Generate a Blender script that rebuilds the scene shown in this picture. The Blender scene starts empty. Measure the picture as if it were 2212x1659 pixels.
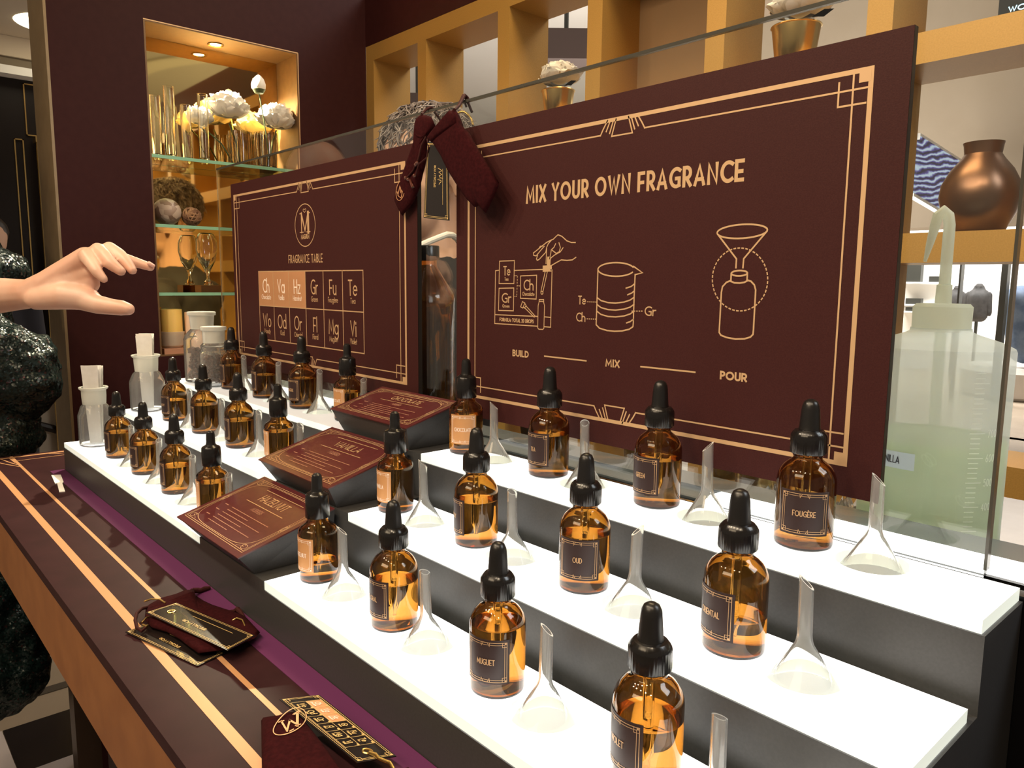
import bpy, math, random
from mathutils import Vector, Matrix
random.seed(7)
SC = bpy.context.scene
COL = SC.collection
PI = math.pi

# ------------------------------------------------------------------ camera
CAM = Vector((0.9412, -0.2945, 0.2905))
YAW, PITCH, ROLL, FPX = 0.8369, -0.1323, 0.0096, 1635.12
W, H = 2212, 1659
_f = Vector((-math.sin(YAW) * math.cos(PITCH), math.cos(YAW) * math.cos(PITCH), math.sin(PITCH)))
_r0 = _f.cross(Vector((0, 0, 1))).normalized()
_u0 = _r0.cross(_f)
_r = math.cos(ROLL) * _r0 + math.sin(ROLL) * _u0
_u = -math.sin(ROLL) * _r0 + math.cos(ROLL) * _u0
cd = bpy.data.cameras.new('camera')
cam = bpy.data.objects.new('camera', cd)
COL.objects.link(cam)
cd.sensor_width = 36.0
cd.lens = FPX / W * 36.0
cd.clip_start = 0.01
cd.clip_end = 60
cam.matrix_world = Matrix(((_r.x, _u.x, -_f.x, CAM.x), (_r.y, _u.y, -_f.y, CAM.y), (_r.z, _u.z, -_f.z, CAM.z), (0, 0, 0, 1)))
SC.camera = cam

# ------------------------------------------------------------------ view, world, big lights
SC.view_settings.view_transform = 'Standard'
SC.view_settings.look = 'None'
SC.view_settings.gamma = 1
SC.view_settings.exposure = 0.0
SC.view_settings.use_curve_mapping = False
wd = bpy.data.worlds.new('world')
SC.world = wd
wd.use_nodes = True
wd.node_tree.nodes['Background'].inputs[0].default_value = (1.0, 0.82, 0.62, 1)
wd.node_tree.nodes['Background'].inputs[1].default_value = 0.22


def lamp(name, kind, loc, energy, color, size=0.1, target=None, spot=None, size_y=None):
    ld = bpy.data.lights.new(name, kind)
    ld.energy = energy
    ld.color = color
    if kind == 'AREA':
        ld.size = size
        if size_y:
            ld.shape = 'RECTANGLE'
            ld.size_y = size_y
    else:
        ld.shadow_soft_size = size
    if kind == 'SPOT':
        ld.spot_size = spot or 1.2
        ld.spot_blend = 0.5
    o = bpy.data.objects.new(name, ld)
    COL.objects.link(o)
    o.location = loc
    if target is not None:
        o.rotation_euler = (Vector(target) - Vector(loc)).to_track_quat('-Z', 'Y').to_euler()
    return o


WARM = (1.0, 0.80, 0.56)
# the shop's ceiling spots above the counter
for nx, ny, tx, ty, en in ((-0.55, -0.75, -0.25, 0.2, 34), (-0.05, -0.8, 0.0, 0.25, 34), (0.45, -0.8, 0.4, 0.3, 30),
                           (0.95, -0.75, 0.65, 0.3, 26), (1.45, -0.6, 0.9, 0.35, 26)):
    lamp('ceiling_spot', 'SPOT', (nx, ny, 1.62), en, WARM, 0.035, (tx, ty, 0.1), 1.25)
# the shop's general ceiling light and the mall's daylight-white ceiling behind the lattice
lamp('shop_ceiling_light', 'AREA', (0.3, -1.9, 1.75), 26, (1.0, 0.78, 0.52), 1.6, (0.2, 0.4, 0.1), size_y=0.6)
lamp('service_area_light', 'AREA', (0.1, 0.62, 1.5), 11, (1.0, 0.74, 0.40), 0.9, (0.1, 0.75, 0.0), size_y=0.3)
lamp('mall_ceiling_light', 'AREA', (0.2, 2.1, 2.3), 60, (1.0, 0.95, 0.88), 2.4, (0.0, 2.6, 0.2), size_y=1.2)
lamp('wash_bottle_fill', 'AREA', (1.4, .72, 1.0), 7, (0.90, 0.96, 1.0), .5, (.72, .42, .2))  # unseen cool lamp between lattice and glass, added to brighten the wash bottle
lamp('mall_left_light', 'AREA', (-3.0, -0.6, 1.9), 40, (1.0, 0.86, 0.66), 1.4, (-3.2, 0.3, -0.9))


# ------------------------------------------------------------------ pixel -> point on a real plane
def ray(u, v):
    return ((u - W / 2) / FPX) * _r - ((v - H / 2) / FPX) * _u + _f


def on_z(u, v, z):
    d = ray(u, v)
    return CAM + d * ((z - CAM.z) / d.z)


def on_y(u, v, y):
    d = ray(u, v)
    return CAM + d * ((y - CAM.y) / d.y)


def on_x(u, v, x):
    d = ray(u, v)
    return CAM + d * ((x - CAM.x) / d.x)


def at_depth(u, v, dep):
    return CAM + ray(u, v) * dep


# ------------------------------------------------------------------ materials
MATS = {}


def mat(name, col, rough=0.5, metal=0.0, **k):
    if name in MATS:
        return MATS[name]
    m = bpy.data.materials.new(name)
    m.use_nodes = True
    b = m.node_tree.nodes['Principled BSDF']
    b.inputs['Base Color'].default_value = (*col, 1)
    b.inputs['Roughness'].default_value = rough
    b.inputs['Metallic'].default_value = metal
    for key, val in k.items():
        n = {'trans': 'Transmission Weight', 'ior': 'IOR', 'emit': 'Emission Strength', 'ecol': 'Emission Color', 'coat': 'Coat Weight',
             'spec': 'Specular IOR Level', 'sheen': 'Sheen Weight', 'sss': 'Subsurface Weight', 'alpha': 'Alpha', 'coatr': 'Coat Roughness', 'sheent': 'Sheen Tint'}[key]
        b.inputs[n].default_value = (*val, 1) if isinstance(val, tuple) else val
    MATS[name] = m
    return m


def noise_mat(name, c1, c2, scale=40, rough=0.5, metal=0.0, bump=0.0, detail=4, r2=None, stretch=None, voronoi=False, lo=0.35, hi=0.65, **k):
    if name in MATS:
        return MATS[name]
    m = mat(name, c1, rough, metal, **k)
    nt = m.node_tree
    b = nt.nodes['Principled BSDF']
    tc = nt.nodes.new('ShaderNodeTexCoord')
    mp = nt.nodes.new('ShaderNodeMapping')
    if stretch:
        mp.inputs['Scale'].default_value = stretch
    nt.links.new(tc.outputs['Object'], mp.inputs['Vector'])
    if voronoi:
        nz = nt.nodes.new('ShaderNodeTexVoronoi')
        out = nz.outputs['Color']
    else:
        nz = nt.nodes.new('ShaderNodeTexNoise')
        nz.inputs['Detail'].default_value = detail
        out = nz.outputs['Fac']
    nz.inputs['Scale'].default_value = scale
    nt.links.new(mp.outputs['Vector'], nz.inputs['Vector'])
    cr = nt.nodes.new('ShaderNodeValToRGB')
    cr.color_ramp.elements[0].color = (*c1, 1)
    cr.color_ramp.elements[1].color = (*c2, 1)
    cr.color_ramp.elements[0].position = lo
    cr.color_ramp.elements[1].position = hi
    nt.links.new(out, cr.inputs['Fac'])
    nt.links.new(cr.outputs['Color'], b.inputs['Base Color'])
    if bump:
        bp = nt.nodes.new('ShaderNodeBump')
        bp.inputs['Strength'].default_value = bump
        bp.inputs['Distance'].default_value = 0.002
        nt.links.new(out, bp.inputs['Height'])
        nt.links.new(bp.outputs['Normal'], b.inputs['Normal'])
    return m


BROWN = noise_mat('brown_board_print', (0.041, 0.0098, 0.0096), (0.053, 0.0140, 0.0126), 900, 0.55, bump=0.05, spec=0.18)
BLACK_EDGE = mat('black_board_edge', (0.006, 0.005, 0.005), 0.4)
GOLD_INK = mat('gold_ink', (0.66, 0.425, 0.23), 0.45, 0.25)
COPPER_INK = mat('copper_ink', (0.78, 0.40, 0.20), 0.38, 0.5)
PALE_INK = mat('pale_ink', (0.92, 0.78, 0.66), 0.6)
AMBER = mat('amber_glass', (1.0, 0.98, 0.94), 0.0, trans=1.0, ior=1.5)
_va = AMBER.node_tree.nodes.new('ShaderNodeVolumeAbsorption')
_va.inputs['Color'].default_value = (0.795, 0.600, 0.15, 1)
_va.inputs['Density'].default_value = 1080.0
AMBER.node_tree.links.new(_va.outputs[0], AMBER.node_tree.nodes['Material Output'].inputs['Volume'])
AMBER_LIQ = mat('amber_bottle_liquid', (0.97, 0.86, 0.66), 0.0, trans=1.0, ior=1.34)
CLEAR = mat('clear_glass', (0.98, 0.99, 0.985), 0.0, trans=1.0, ior=1.38)
PANE = mat('pane_glass', (0.93, 0.96, 0.945), 0.0, trans=1.0, ior=1.5)
SHELF_GLASS = mat('green_edged_glass', (0.62, 0.90, 0.74), 0.0, trans=1.0, ior=1.5)
FROST = mat('frosted_glass', (0.95, 0.97, 0.93), 0.35, trans=0.60, ior=1.4)
RUBBER = mat('black_rubber', (0.010, 0.009, 0.009), 0.32)
PLASTIC = mat('black_plastic_cap', (0.009, 0.008, 0.008), 0.22)
STEP_BLACK = noise_mat('satin_black_laminate', (0.046, 0.046, 0.047), (0.053, 0.053, 0.054), 500, 0.42, bump=0.02, spec=0.35)
ACRYL_EDGE = mat('acrylic_sheet', (0.9, 0.95, 0.88), 0.25, emit=0.55, ecol=(0.95, 1.0, 0.86))
GOLD = noise_mat('gold_lacquer', (0.44, 0.25, 0.062), (0.50, 0.285, 0.075), 500, 0.42, 0.25, bump=0.04)
BRASS = mat('brushed_brass', (0.78, 0.55, 0.22), 0.24, 1.0)
COPPER = noise_mat('aged_copper', (0.26, 0.14, 0.085), (0.17, 0.105, 0.07), 12, 0.34, 0.85, bump=0.05)
WALL_BROWN = noise_mat('dark_brown_wall_paint', (0.034, 0.0072, 0.0075), (0.039, 0.0090, 0.0090), 60, 0.55, spec=0.15)
VELVET = noise_mat('maroon_velvet', (0.024, 0.0030, 0.0040), (0.036, 0.0048, 0.0060), 300, 0.95, bump=0.2, spec=0.08)
TAG_BLACK = mat('black_tag_card', (0.014, 0.010, 0.009), 0.18, coat=0.6)
WHITE_PETAL = mat('white_petal', (0.86, 0.83, 0.76), 0.7, sss=0.0)
PAPER = mat('white_paper', (0.88, 0.86, 0.84), 0.8)
SKIN = noise_mat('skin', (0.74, 0.48, 0.36), (0.66, 0.37, 0.26), 22, 0.45, bump=0.03, sss=0.06)
SKIN2 = mat('pale_skin', (0.62, 0.38, 0.27), 0.5)


# ------------------------------------------------------------------ mesh builder
class MB:
    def __init__(s):
        s.v, s.f = [], []

    def add(s, vs, fs):
        n = len(s.v)
        s.v += [tuple(p) for p in vs]
        s.f += [tuple(i + n for i in f) for f in fs]
        return s

    def box(s, x0, x1, y0, y1, z0, z1):
        vs = [(x, y, z) for x in (x0, x1) for y in (y0, y1) for z in (z0, z1)]
        return s.add(vs, [(0, 1, 3, 2), (4, 6, 7, 5), (0, 4, 5, 1), (2, 3, 7, 6), (0, 2, 6, 4), (1, 5, 7, 3)])

    def hexa(s, bottom, top):
        """four bottom and four top corners, same winding (counter-clockwise from above)"""
        return s.add(list(bottom) + list(top), [(3, 2, 1, 0), (4, 5, 6, 7), (0, 1, 5, 4), (1, 2, 6, 5), (2, 3, 7, 6), (3, 0, 4, 7)])

    def lathe(s, prof, n=32, c=(0, 0, 0), m=None, wob=None, closed=False):
        rings, vs, fs = [], [], []
        for k, (r, z) in enumerate(prof):
            if r < 1e-7:
                rings.append([len(vs)])
                vs.append(Vector((0, 0, z)))
            else:
                rg = []
                for i in range(n):
                    a = 2 * PI * i / n
                    rr = r * (wob(a, z) if wob else 1)
                    rg.append(len(vs))
                    vs.append(Vector((rr * math.cos(a), rr * math.sin(a), z)))
                rings.append(rg)
        prs = list(zip(rings[:-1], rings[1:]))
        if closed:
            prs.append((rings[-1], rings[0]))
        for A, B in prs:
            if len(A) == 1 and len(B) == 1:
                continue
            for i in range(n):
                j = (i + 1) % n
                if len(A) == 1:
                    fs.append((A[0], B[j], B[i]))
                elif len(B) == 1:
                    fs.append((A[i], A[j], B[0]))
                else:
                    fs.append((A[i], A[j], B[j], B[i]))
        if m is not None:
            vs = [m @ p for p in vs]
        c = Vector(c)
        return s.add([p + c for p in vs], fs)

    def tube(s, path, r, n=10, closed=False):
        P = [Vector(p) for p in path]
        N = len(P)
        R = r if isinstance(r, (list, tuple)) else [r] * N
        vs, fs = [], []
        up = None
        for i in range(N):
            if closed:
                t = P[(i + 1) % N] - P[i - 1]
            else:
                t = P[min(i + 1, N - 1)] - P[max(i - 1, 0)]
            t.normalize()
            if up is None:
                up = t.orthogonal().normalized()
            else:
                up = (up - t * up.dot(t))
                up = up.normalized() if up.length > 1e-6 else t.orthogonal().normalized()
            w = t.cross(up)
            for k in range(n):
                a = 2 * PI * k / n
                vs.append(P[i] + (up * math.cos(a) + w * math.sin(a)) * R[i])
        for i in range(N if closed else N - 1):
            a, b = i * n, ((i + 1) % N) * n
            for k in range(n):
                q = (k + 1) % n
                fs.append((a + k, a + q, b + q, b + k))
        if not closed:
            fs.append(tuple(range(n - 1, -1, -1)))
            fs.append(tuple((N - 1) * n + k for k in range(n)))
        return s.add(vs, fs)

    def capsule(s, a, b, ra, rb, n=14, h=5):
        a, b = Vector(a), Vector(b)
        d = b - a
        L = max(d.length, 1e-6)
        q = Vector((0, 0, 1)).rotation_difference(d).to_matrix()
        prof = [(0, -ra)] + [(ra * math.cos(t), ra * math.sin(t)) for t in [(-PI / 2) * (h - i) / (h + 1) for i in range(1, h + 1)]]
        prof += [(rb * math.cos(t), L + rb * math.sin(t)) for t in [(PI / 2) * i / (h + 1) for i in range(0, h + 1)]] + [(0, L + rb)]
        return s.lathe(prof, n, a, q)

    def ball(s, c, rx, ry=None, rz=None, n=16, m=8, rot=None):
        ry = ry or rx
        rz = rz or rx
        prof = [(math.cos(t), math.sin(t)) for t in [-PI / 2 + PI * i / m for i in range(m + 1)]]
        prof[0], prof[-1] = (0, -1), (0, 1)
        mm = Matrix.Diagonal((rx, ry, rz))
        if rot is not None:
            mm = rot @ mm
        return s.lathe(prof, n, c, mm)

    def pillow(s, outline, mp, thick, rings=(1.0, 0.94, 0.8, 0.5), prof=(0.0, 0.5, 0.85, 1.0)):
        """puffed flat shape: outline of 2-D points, mp(a, b, t) -> world, both faces"""
        n = len(outline)
        cx = sum(p[0] for p in outline) / n
        cy = sum(p[1] for p in outline) / n
        vs, fs, idx = [], [], {}
        for sgn in (1, -1):
            for k, (q, t) in enumerate(zip(rings, prof)):
                if k == 0 and sgn < 0:
                    idx[(sgn, k)] = idx[(1, 0)]
                    continue
                idx[(sgn, k)] = list(range(len(vs), len(vs) + n))
                for (x, y) in outline:
                    vs.append(mp(cx + (x - cx) * q, cy + (y - cy) * q, sgn * t * thick))
            c = len(vs)
            vs.append(mp(cx, cy, sgn * prof[-1] * thick))
            for k in range(len(rings) - 1):
                A, B = idx[(sgn, k)], idx[(sgn, k + 1)]
                for i in range(n):
                    j = (i + 1) % n
                    fs.append((A[i], A[j], B[j], B[i]) if sgn > 0 else (B[i], B[j], A[j], A[i]))
            A = idx[(sgn, len(rings) - 1)]
            for i in range(n):
                j = (i + 1) % n
                fs.append((A[i], A[j], c) if sgn > 0 else (A[j], A[i], c))
        return s.add(vs, fs)

    def ribbon(s, lines, width, mp0, maxseg=None, extend=True):
        """flat strokes: 2-D polylines -> quads with mitred joints, mp maps (a, b) to world"""
        for ln in lines:
            s.lift = (getattr(s, 'lift', 0) + 1) % 6
            nn0 = None

            def mp(a, b_):
                nonlocal nn0
                p0 = Vector(mp0(a, b_))
                e1, e2 = Vector(mp0(a + 1e-4, b_)) - p0, Vector(mp0(a, b_ + 1e-4)) - p0
                nv_ = e1.cross(e2)
                return p0 + nv_.normalized() * (s.lift * 1.6e-5) if nv_.length > 0 else p0
            pts = [Vector((p[0], p[1])) for p in ln]
            pts = [p for i, p in enumerate(pts) if i == 0 or (p - pts[i - 1]).length > 1e-9]
            closed = len(pts) > 3 and (pts[0] - pts[-1]).length < 1e-7
            if len(pts) < 2:
                continue
            if extend and not closed:
                d0, d1_ = (pts[0] - pts[1]).normalized(), (pts[-1] - pts[-2]).normalized()
                pts[0] = pts[0] + d0 * (width * .5)
                pts[-1] = pts[-1] + d1_ * (width * .5)
            if maxseg:
                q = [pts[0]]
                for a, b in zip(pts[:-1], pts[1:]):
                    m = max(1, int(math.ceil((b - a).length / maxseg)))
                    q += [a.lerp(b, (i + 1) / m) for i in range(m)]
                pts = q
            N = len(pts)
            hw = width / 2
            L, Rr = [], []
            for i in range(N):
                a = pts[i - 1] if i > 0 else (pts[N - 2] if closed else None)
                b = pts[i + 1] if i < N - 1 else (pts[1] if closed else None)
                d1 = (pts[i] - a).normalized() if a is not None else (b - pts[i]).normalized()
                d2 = (b - pts[i]).normalized() if b is not None else d1
                n1 = Vector((-d1.y, d1.x))
                n2 = Vector((-d2.y, d2.x))
                nn = n1 + n2
                if nn.length < 0.3:
                    nn = n1
                    k = 1
                else:
                    nn.normalize()
                    k = 1 / max(0.62, nn.dot(n1))
                L.append(pts[i] + nn * hw * k)
                Rr.append(pts[i] - nn * hw * k)
            vs = [mp(p.x, p.y) for p in L] + [mp(p.x, p.y) for p in Rr]
            s.add(vs, [(i + 1, i, N + i, N + i + 1) for i in range(N - 1)])
        return s

    def build(s, name, m, parent=None, smooth=True, angle=0.6, loc=None):
        me = bpy.data.meshes.new(name)
        me.from_pydata(s.v, [], s.f)
        me.validate()
        me.materials.append(m)
        if smooth:
            me.polygons.foreach_set('use_smooth', [True] * len(me.polygons))
            me.set_sharp_from_angle(angle=angle)
        me.update()
        o = bpy.data.objects.new(name, me)
        COL.objects.link(o)
        if parent is not None:
            o.parent = parent
        if loc is not None:
            o.location = loc
        return o


def tag(o, label=None, cat=None, group=None, kind=None):
    if label:
        o['label'] = label
    if cat:
        o['category'] = cat
    if group:
        o['group'] = group
    if kind:
        o['kind'] = kind
    return o


def thing(name, label, cat, loc=(0, 0, 0), rz=0.0, group=None):
    o = bpy.data.objects.new(name, None)
    COL.objects.link(o)
    o.empty_display_size = 0.02
    o.location = loc
    o.rotation_euler = (0, 0, rz)
    return tag(o, label, cat, group)


def structure(o):
    o['kind'] = 'structure'
    return o


def organic(name, caps, voxel, m, parent=None, smooth=4, extra=None, folds=None):
    """one continuous surface from tapered limbs"""
    b = MB()
    for a, c, ra, rb in caps:
        b.capsule(a, c, ra, rb)
    if extra:
        extra(b)
    o = b.build(name, m, None)
    r = o.modifiers.new('r', 'REMESH')
    r.mode = 'VOXEL'
    r.voxel_size = voxel
    s_ = o.modifiers.new('s', 'SMOOTH')
    s_.factor = 0.5
    s_.iterations = smooth
    if folds:
        tx_ = bpy.data.textures.new(name, 'CLOUDS')
        tx_.noise_scale = folds[1]
        tx_.noise_depth = 2
        dm = o.modifiers.new('d', 'DISPLACE')
        dm.texture = tx_
        dm.strength = folds[0]
        dm.mid_level = .5
    dg = bpy.context.evaluated_depsgraph_get()
    me = bpy.data.meshes.new_from_object(o.evaluated_get(dg))
    o.modifiers.clear()
    old = o.data
    o.data = me
    bpy.data.meshes.remove(old)
    me.polygons.foreach_set('use_smooth', [True] * len(me.polygons))
    if parent is not None:
        o.parent = parent
    return o


def copy_part(src, parent, name=None):
    c = src.copy()
    COL.objects.link(c)
    c.parent = parent
    return c


# ------------------------------------------------------------------ lettering: single-stroke glyphs, height 1
def arc(cx, cy, rx, ry, a0, a1, n=14):
    return [(cx + rx * math.cos(math.radians(a0 + (a1 - a0) * i / n)), cy + ry * math.sin(math.radians(a0 + (a1 - a0) * i / n))) for i in range(n + 1)]


O_ = arc(.42, .5, .42, .5, 90, 450, 26)
xo = lambda cx=.28, r=.28: arc(cx, .31, r, .31, 90, 450, 18)
G = {
    'A': (.62, [[(0, 0), (.31, 1), (.62, 0)], [(.1, .27), (.52, .27)]]),
    'B': (.46, [[(0, 0), (0, 1)], [(0, 1), (.18, 1)] + arc(.18, .77, .25, .23, 90, -90) + [(0, .54)], [(.18, .54)] + arc(.18, .27, .28, .27, 90, -90) + [(0, 0)]]),
    'C': (.62, [arc(.44, .5, .44, .5, 55, 305, 18)]),
    'D': (.6, [[(0, 0), (0, 1)], [(0, 1), (.14, 1)] + arc(.14, .5, .46, .5, 90, -90, 18) + [(0, 0)]]),
    'E': (.42, [[(.42, 1), (0, 1), (0, 0), (.42, 0)], [(0, .45), (.36, .45)]]),
    'F': (.4, [[(.4, 1), (0, 1), (0, 0)], [(0, .45), (.34, .45)]]),
    'G': (.66, [arc(.44, .5, .44, .5, 55, 300, 18), [(.66, .06), (.66, .45), (.44, .45)]]),
    'H': (.56, [[(0, 0), (0, 1)], [(.56, 0), (.56, 1)], [(0, .45), (.56, .45)]]),
    'I': (0, [[(0, 0), (0, 1)]]),
    'L': (.38, [[(0, 1), (0, 0), (.38, 0)]]),
    'M': (.74, [[(0, 0), (.06, 1), (.37, .2), (.68, 1), (.74, 0)]]),
    'N': (.56, [[(0, 0), (0, 1), (.56, 0), (.56, 1)]]),
    'O': (.84, [O_]),
    'P': (.46, [[(0, 0), (0, 1)], [(0, 1), (.2, 1)] + arc(.2, .72, .26, .28, 90, -90) + [(0, .44)]]),
    'R': (.48, [[(0, 0), (0, 1)], [(0, 1), (.2, 1)] + arc(.2, .70, .27, .30, 90, -90) + [(0, .40)], [(.2, .40), (.48, 0)]]),
    'S': (.42, [arc(.21, .76, .2, .24, 40, 265, 10) + arc(.21, .26, .21, .26, 85, -140, 10)]),
    'T': (.52, [[(0, 1), (.52, 1)], [(.26, 1), (.26, 0)]]),
    'U': (.54, [[(0, 1), (0, .28)] + arc(.27, .28, .27, .28, 180, 360) + [(.54, 1)]]),
    'V': (.58, [[(0, 1), (.29, 0), (.58, 1)]]),
    'W': (.86, [[(0, 1), (.24, 0), (.43, .9), (.62, 0), (.86, 1)]]),
    'X': (.54, [[(0, 0), (.54, 1)], [(0, 1), (.54, 0)]]),
    'Y': (.54, [[(0, 1), (.27, .45), (.54, 1)], [(.27, .45), (.27, 0)]]),
    'Z': (.5, [[(0, 1), (.5, 1), (0, 0), (.5, 0)]]),
    '2': (.46, [arc(.23, .74, .23, .26, 170, -40, 10) + [(0, 0), (.46, 0)]]),
    '0': (.5, [arc(.25, .5, .25, .5, 90, 450, 20)]),
    ':': (.05, [[(.02, .1), (.02, .18)], [(.02, .5), (.02, .58)]]),
    'a': (.56, [xo(), [(.56, .62), (.56, 0)]]),
    'c': (.44, [arc(.3, .31, .3, .31, 50, 310, 14)]),
    'd': (.56, [xo(), [(.56, 1.08), (.56, 0)]]),
    'e': (.56, [[(.0, .33), (.56, .33)] + arc(.28, .31, .28, .31, 5, 310, 16)]),
    'g': (.56, [xo(), [(.56, .62), (.56, -.12)] + arc(.28, -.12, .28, .22, 0, -150, 10)]),
    'h': (.46, [[(0, 1.08), (0, 0)], [(0, .36)] + arc(.23, .36, .23, .26, 170, 0, 10) + [(.46, 0)]]),
    'i': (0.02, [[(0, .62), (0, 0)], [(0, .84), (0, .92)]]),
    'l': (0, [[(0, 1.08), (0, 0)]]),
    'n': (.44, [[(0, .62), (0, 0)], [(0, .38)] + arc(.22, .38, .22, .24, 170, 0, 10) + [(.44, 0)]]),
    'o': (.56, [xo()]),
    'r': (.26, [[(0, .62), (0, 0)], [(0, .36)] + arc(.24, .36, .24, .26, 170, 75, 6)]),
    't': (.28, [[(.12, .92), (.12, 0)], [(0, .62), (.28, .62)]]),
    'u': (.44, [[(0, .62), (0, .24)] + arc(.22, .24, .22, .24, 180, 360, 10) + [(.44, .62)], [(.44, .3), (.44, 0)]]),
    'v': (.44, [[(0, .62), (.22, 0), (.44, .62)]]),
    'y': (.46, [[(0, .62), (.24, .04)], [(.46, .62), (.12, -.3)]]),
    'z': (.4, [[(0, .62), (.4, .62), (0, 0), (.4, 0)]]),
}
G['È'] = (.42, G['E'][1] + [[(.12, 1.32), (.28, 1.16)]])
G['è'] = (.56, G['e'][1] + [[(.16, .96), (.34, .78)]])


def text_lines(txt, gap=.2, space=.45):
    x, out = 0.0, []
    for ch in txt:
        if ch == ' ':
            x += space
            continue
        w, st = G[ch]
        for ln in st:
            out.append([(px + x, py) for px, py in ln])
        x += w + gap
    return out, x - gap


def fit_text(txt, x0, x1, z0, h, gap=.2, slope=0.0, space=.45):
    ls, w = text_lines(txt, gap, space)
    k = (x1 - x0) / w
    return [[(x0 + px * k, z0 + py * h + slope * px * k) for px, py in ln] for ln in ls]


def centre_text(txt, cx, z0, h, aspect=0.75, gap=.22, maxw=None):
    ls, w = text_lines(txt, gap)
    k = h * aspect
    if maxw and w * k > maxw:
        k = maxw / w
    return [[(cx + (px - w / 2) * k, z0 + py * h) for px, py in ln] for ln in ls]


def rect(x0, x1, z0, z1):
    return [(x0, z0), (x1, z0), (x1, z1), (x0, z1), (x0, z0)]


def deco_frame(x0, x1, z0, z1, s=1.0, key=True):
    """(thick strokes, thin strokes, solid blocks) of the double line border"""
    t = .0125 * s
    thick = [rect(x0, x1, z0, z1)]
    xm = (x0 + x1) / 2
    kw = .0265 * s if key else 0
    thin = [[(xm - kw, z0 + t), (x0 + t, z0 + t), (x0 + t, z1 - t), (xm - kw, z1 - t)], [(xm + kw, z0 + t), (x1 - t, z0 + t), (x1 - t, z1 - t), (xm + kw, z1 - t)]]
    blocks = []
    q = .023 * s
    for sx, cx in ((1, x0), (-1, x1)):
        for sz, cz in ((1, z0), (-1, z1)):
            thin += [[(cx + sx * q, cz + sz * .006 * s), (cx + sx * q, cz + sz * q), (cx + sx * .003 * s, cz + sz * q)],
                     [(cx + sx * t, cz), (cx + sx * t, cz + sz * t), (cx, cz + sz * t)]]
            b = .0085 * s
            blocks.append((min(cx, cx + sx * b), max(cx, cx + sx * b), min(cz, cz + sz * b), max(cz, cz + sz * b)))
    if key:
        cx = (x0 + x1) / 2
        for cz, sz in ((z0, 1), (z1, -1)):
            thin.append([(cx - .0075 * s, cz), (cx - .0125 * s, cz + sz * .0150 * s), (cx + .0125 * s, cz + sz * .0150 * s), (cx + .0075 * s, cz)])
            for i in range(3):
                for sg in (1, -1):
                    thin.append([(cx + sg * (.0105 + .0038 * i) * s, cz), (cx + sg * (.0150 + .0042 * i) * s, cz + sz * (.0118 - .0022 * i) * s)] + ([(cx + sg * .0265 * s, cz + sz * t)] if i == 2 else []))
    return thick, thin, blocks

# ================================================================== THE SETTING
FLOOR_Z = -0.95
floor_m = mat('beige_stone_floor', (0.42, 0.35, 0.27), 0.25)
structure(MB().box(-7, 4, -4, 7, FLOOR_Z - .05, FLOOR_Z).build('floor', noise_mat('beige_stone_floor_n', (0.40, 0.33, 0.25), (0.46, 0.38, 0.29), 3, 0.25)))
# chequered tiles around the counter, black and white
WT, BT = mat('white_tile', (0.72, 0.66, 0.66), 0.22), mat('black_tile', (0.022, 0.017, 0.016), 0.2)
bw, bb = MB(), MB()
for i in range(-1, 12):
    for j in range(-9, 3):
        x0, y0 = -1.435 + .245 * i, -.03 + .19 * j
        if x0 < -1.6:
            continue
        ((bw if (i + j) % 2 else bb) if i >= 0 else None or bw).box(x0, x0 + .243, y0, y0 + .188, FLOOR_Z, FLOOR_Z + .004)
structure(bw.build('floor_tile_white', WT, smooth=False))
structure(bb.build('floor_tile_black', BT, smooth=False))
structure(MB().box(-1.62, -1.58, -1.8, .6, FLOOR_Z, FLOOR_Z + .003).build('floor_border', mat('grey_stone_border', (0.10, 0.085, 0.07), 0.3)))
structure(MB().tube([(-6.6 + .1 * k, .55 + .10 * k - .004 * k * k, FLOOR_Z + .003) for k in range(16)], .06, 4).build('floor_inlay_black', BT))

# wall with the lit niche (wall_left), its taupe metal end face and the header above the lattice
NY0, NY1, NZ0, NZ1 = .300, .683, .105, .8875
w = MB()
w.box(-1.148, -1.0, .104, NY0, FLOOR_Z, 1.9)
w.box(-1.148, -1.0, NY1, .89, FLOOR_Z, 1.9)
w.box(-1.148, -1.0, NY0, NY1, FLOOR_Z, NZ0)
w.box(-1.148, -1.0, NY0, NY1, NZ1, 1.9)
structure(w.build('wall_left', WALL_BROWN, smooth=False))
structure(MB().box(-1.150, -1.0, .0985, .104, FLOOR_Z, 1.9).build('trim_1', noise_mat('taupe_metal', (0.28, 0.20, 0.11), (0.24, 0.17, 0.09), 30, 0.4, 0.3), smooth=False))
structure(MB().box(-1.0, 1.6, .8895, 1.02, .9445, 1.079).build('wall_back', WALL_BROWN, smooth=False))
NICHE = noise_mat('niche_lining', (0.155, 0.082, 0.030), (0.18, 0.095, 0.035), 60, 0.42, 0.2)
nb = MB()
nb.box(-1.121, -1.0005, NY1 - .004, NY1 - .0002, NZ0, NZ1)
nb.box(-1.121, -1.0005, NY0 + .0002, NY0 + .004, NZ0, NZ1)
nb.box(-1.121, -1.0005, NY0 + .004, NY1 - .004, NZ1 - .004, NZ1 - .0002)
nb.box(-1.121, -1.0005, NY0 + .004, NY1 - .004, NZ0 + .0002, NZ0 + .004)
structure(nb.build('niche_lining', NICHE, smooth=False))
structure(MB().box(-1.001, -.9995, NY0, NY1, NZ1 - .0012, NZ1 + .0012).box(-1.001, -.9995, NY1 - .001, NY1 + .0012, NZ0, NZ1).build('trim_2', GOLD_INK, smooth=False))
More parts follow.
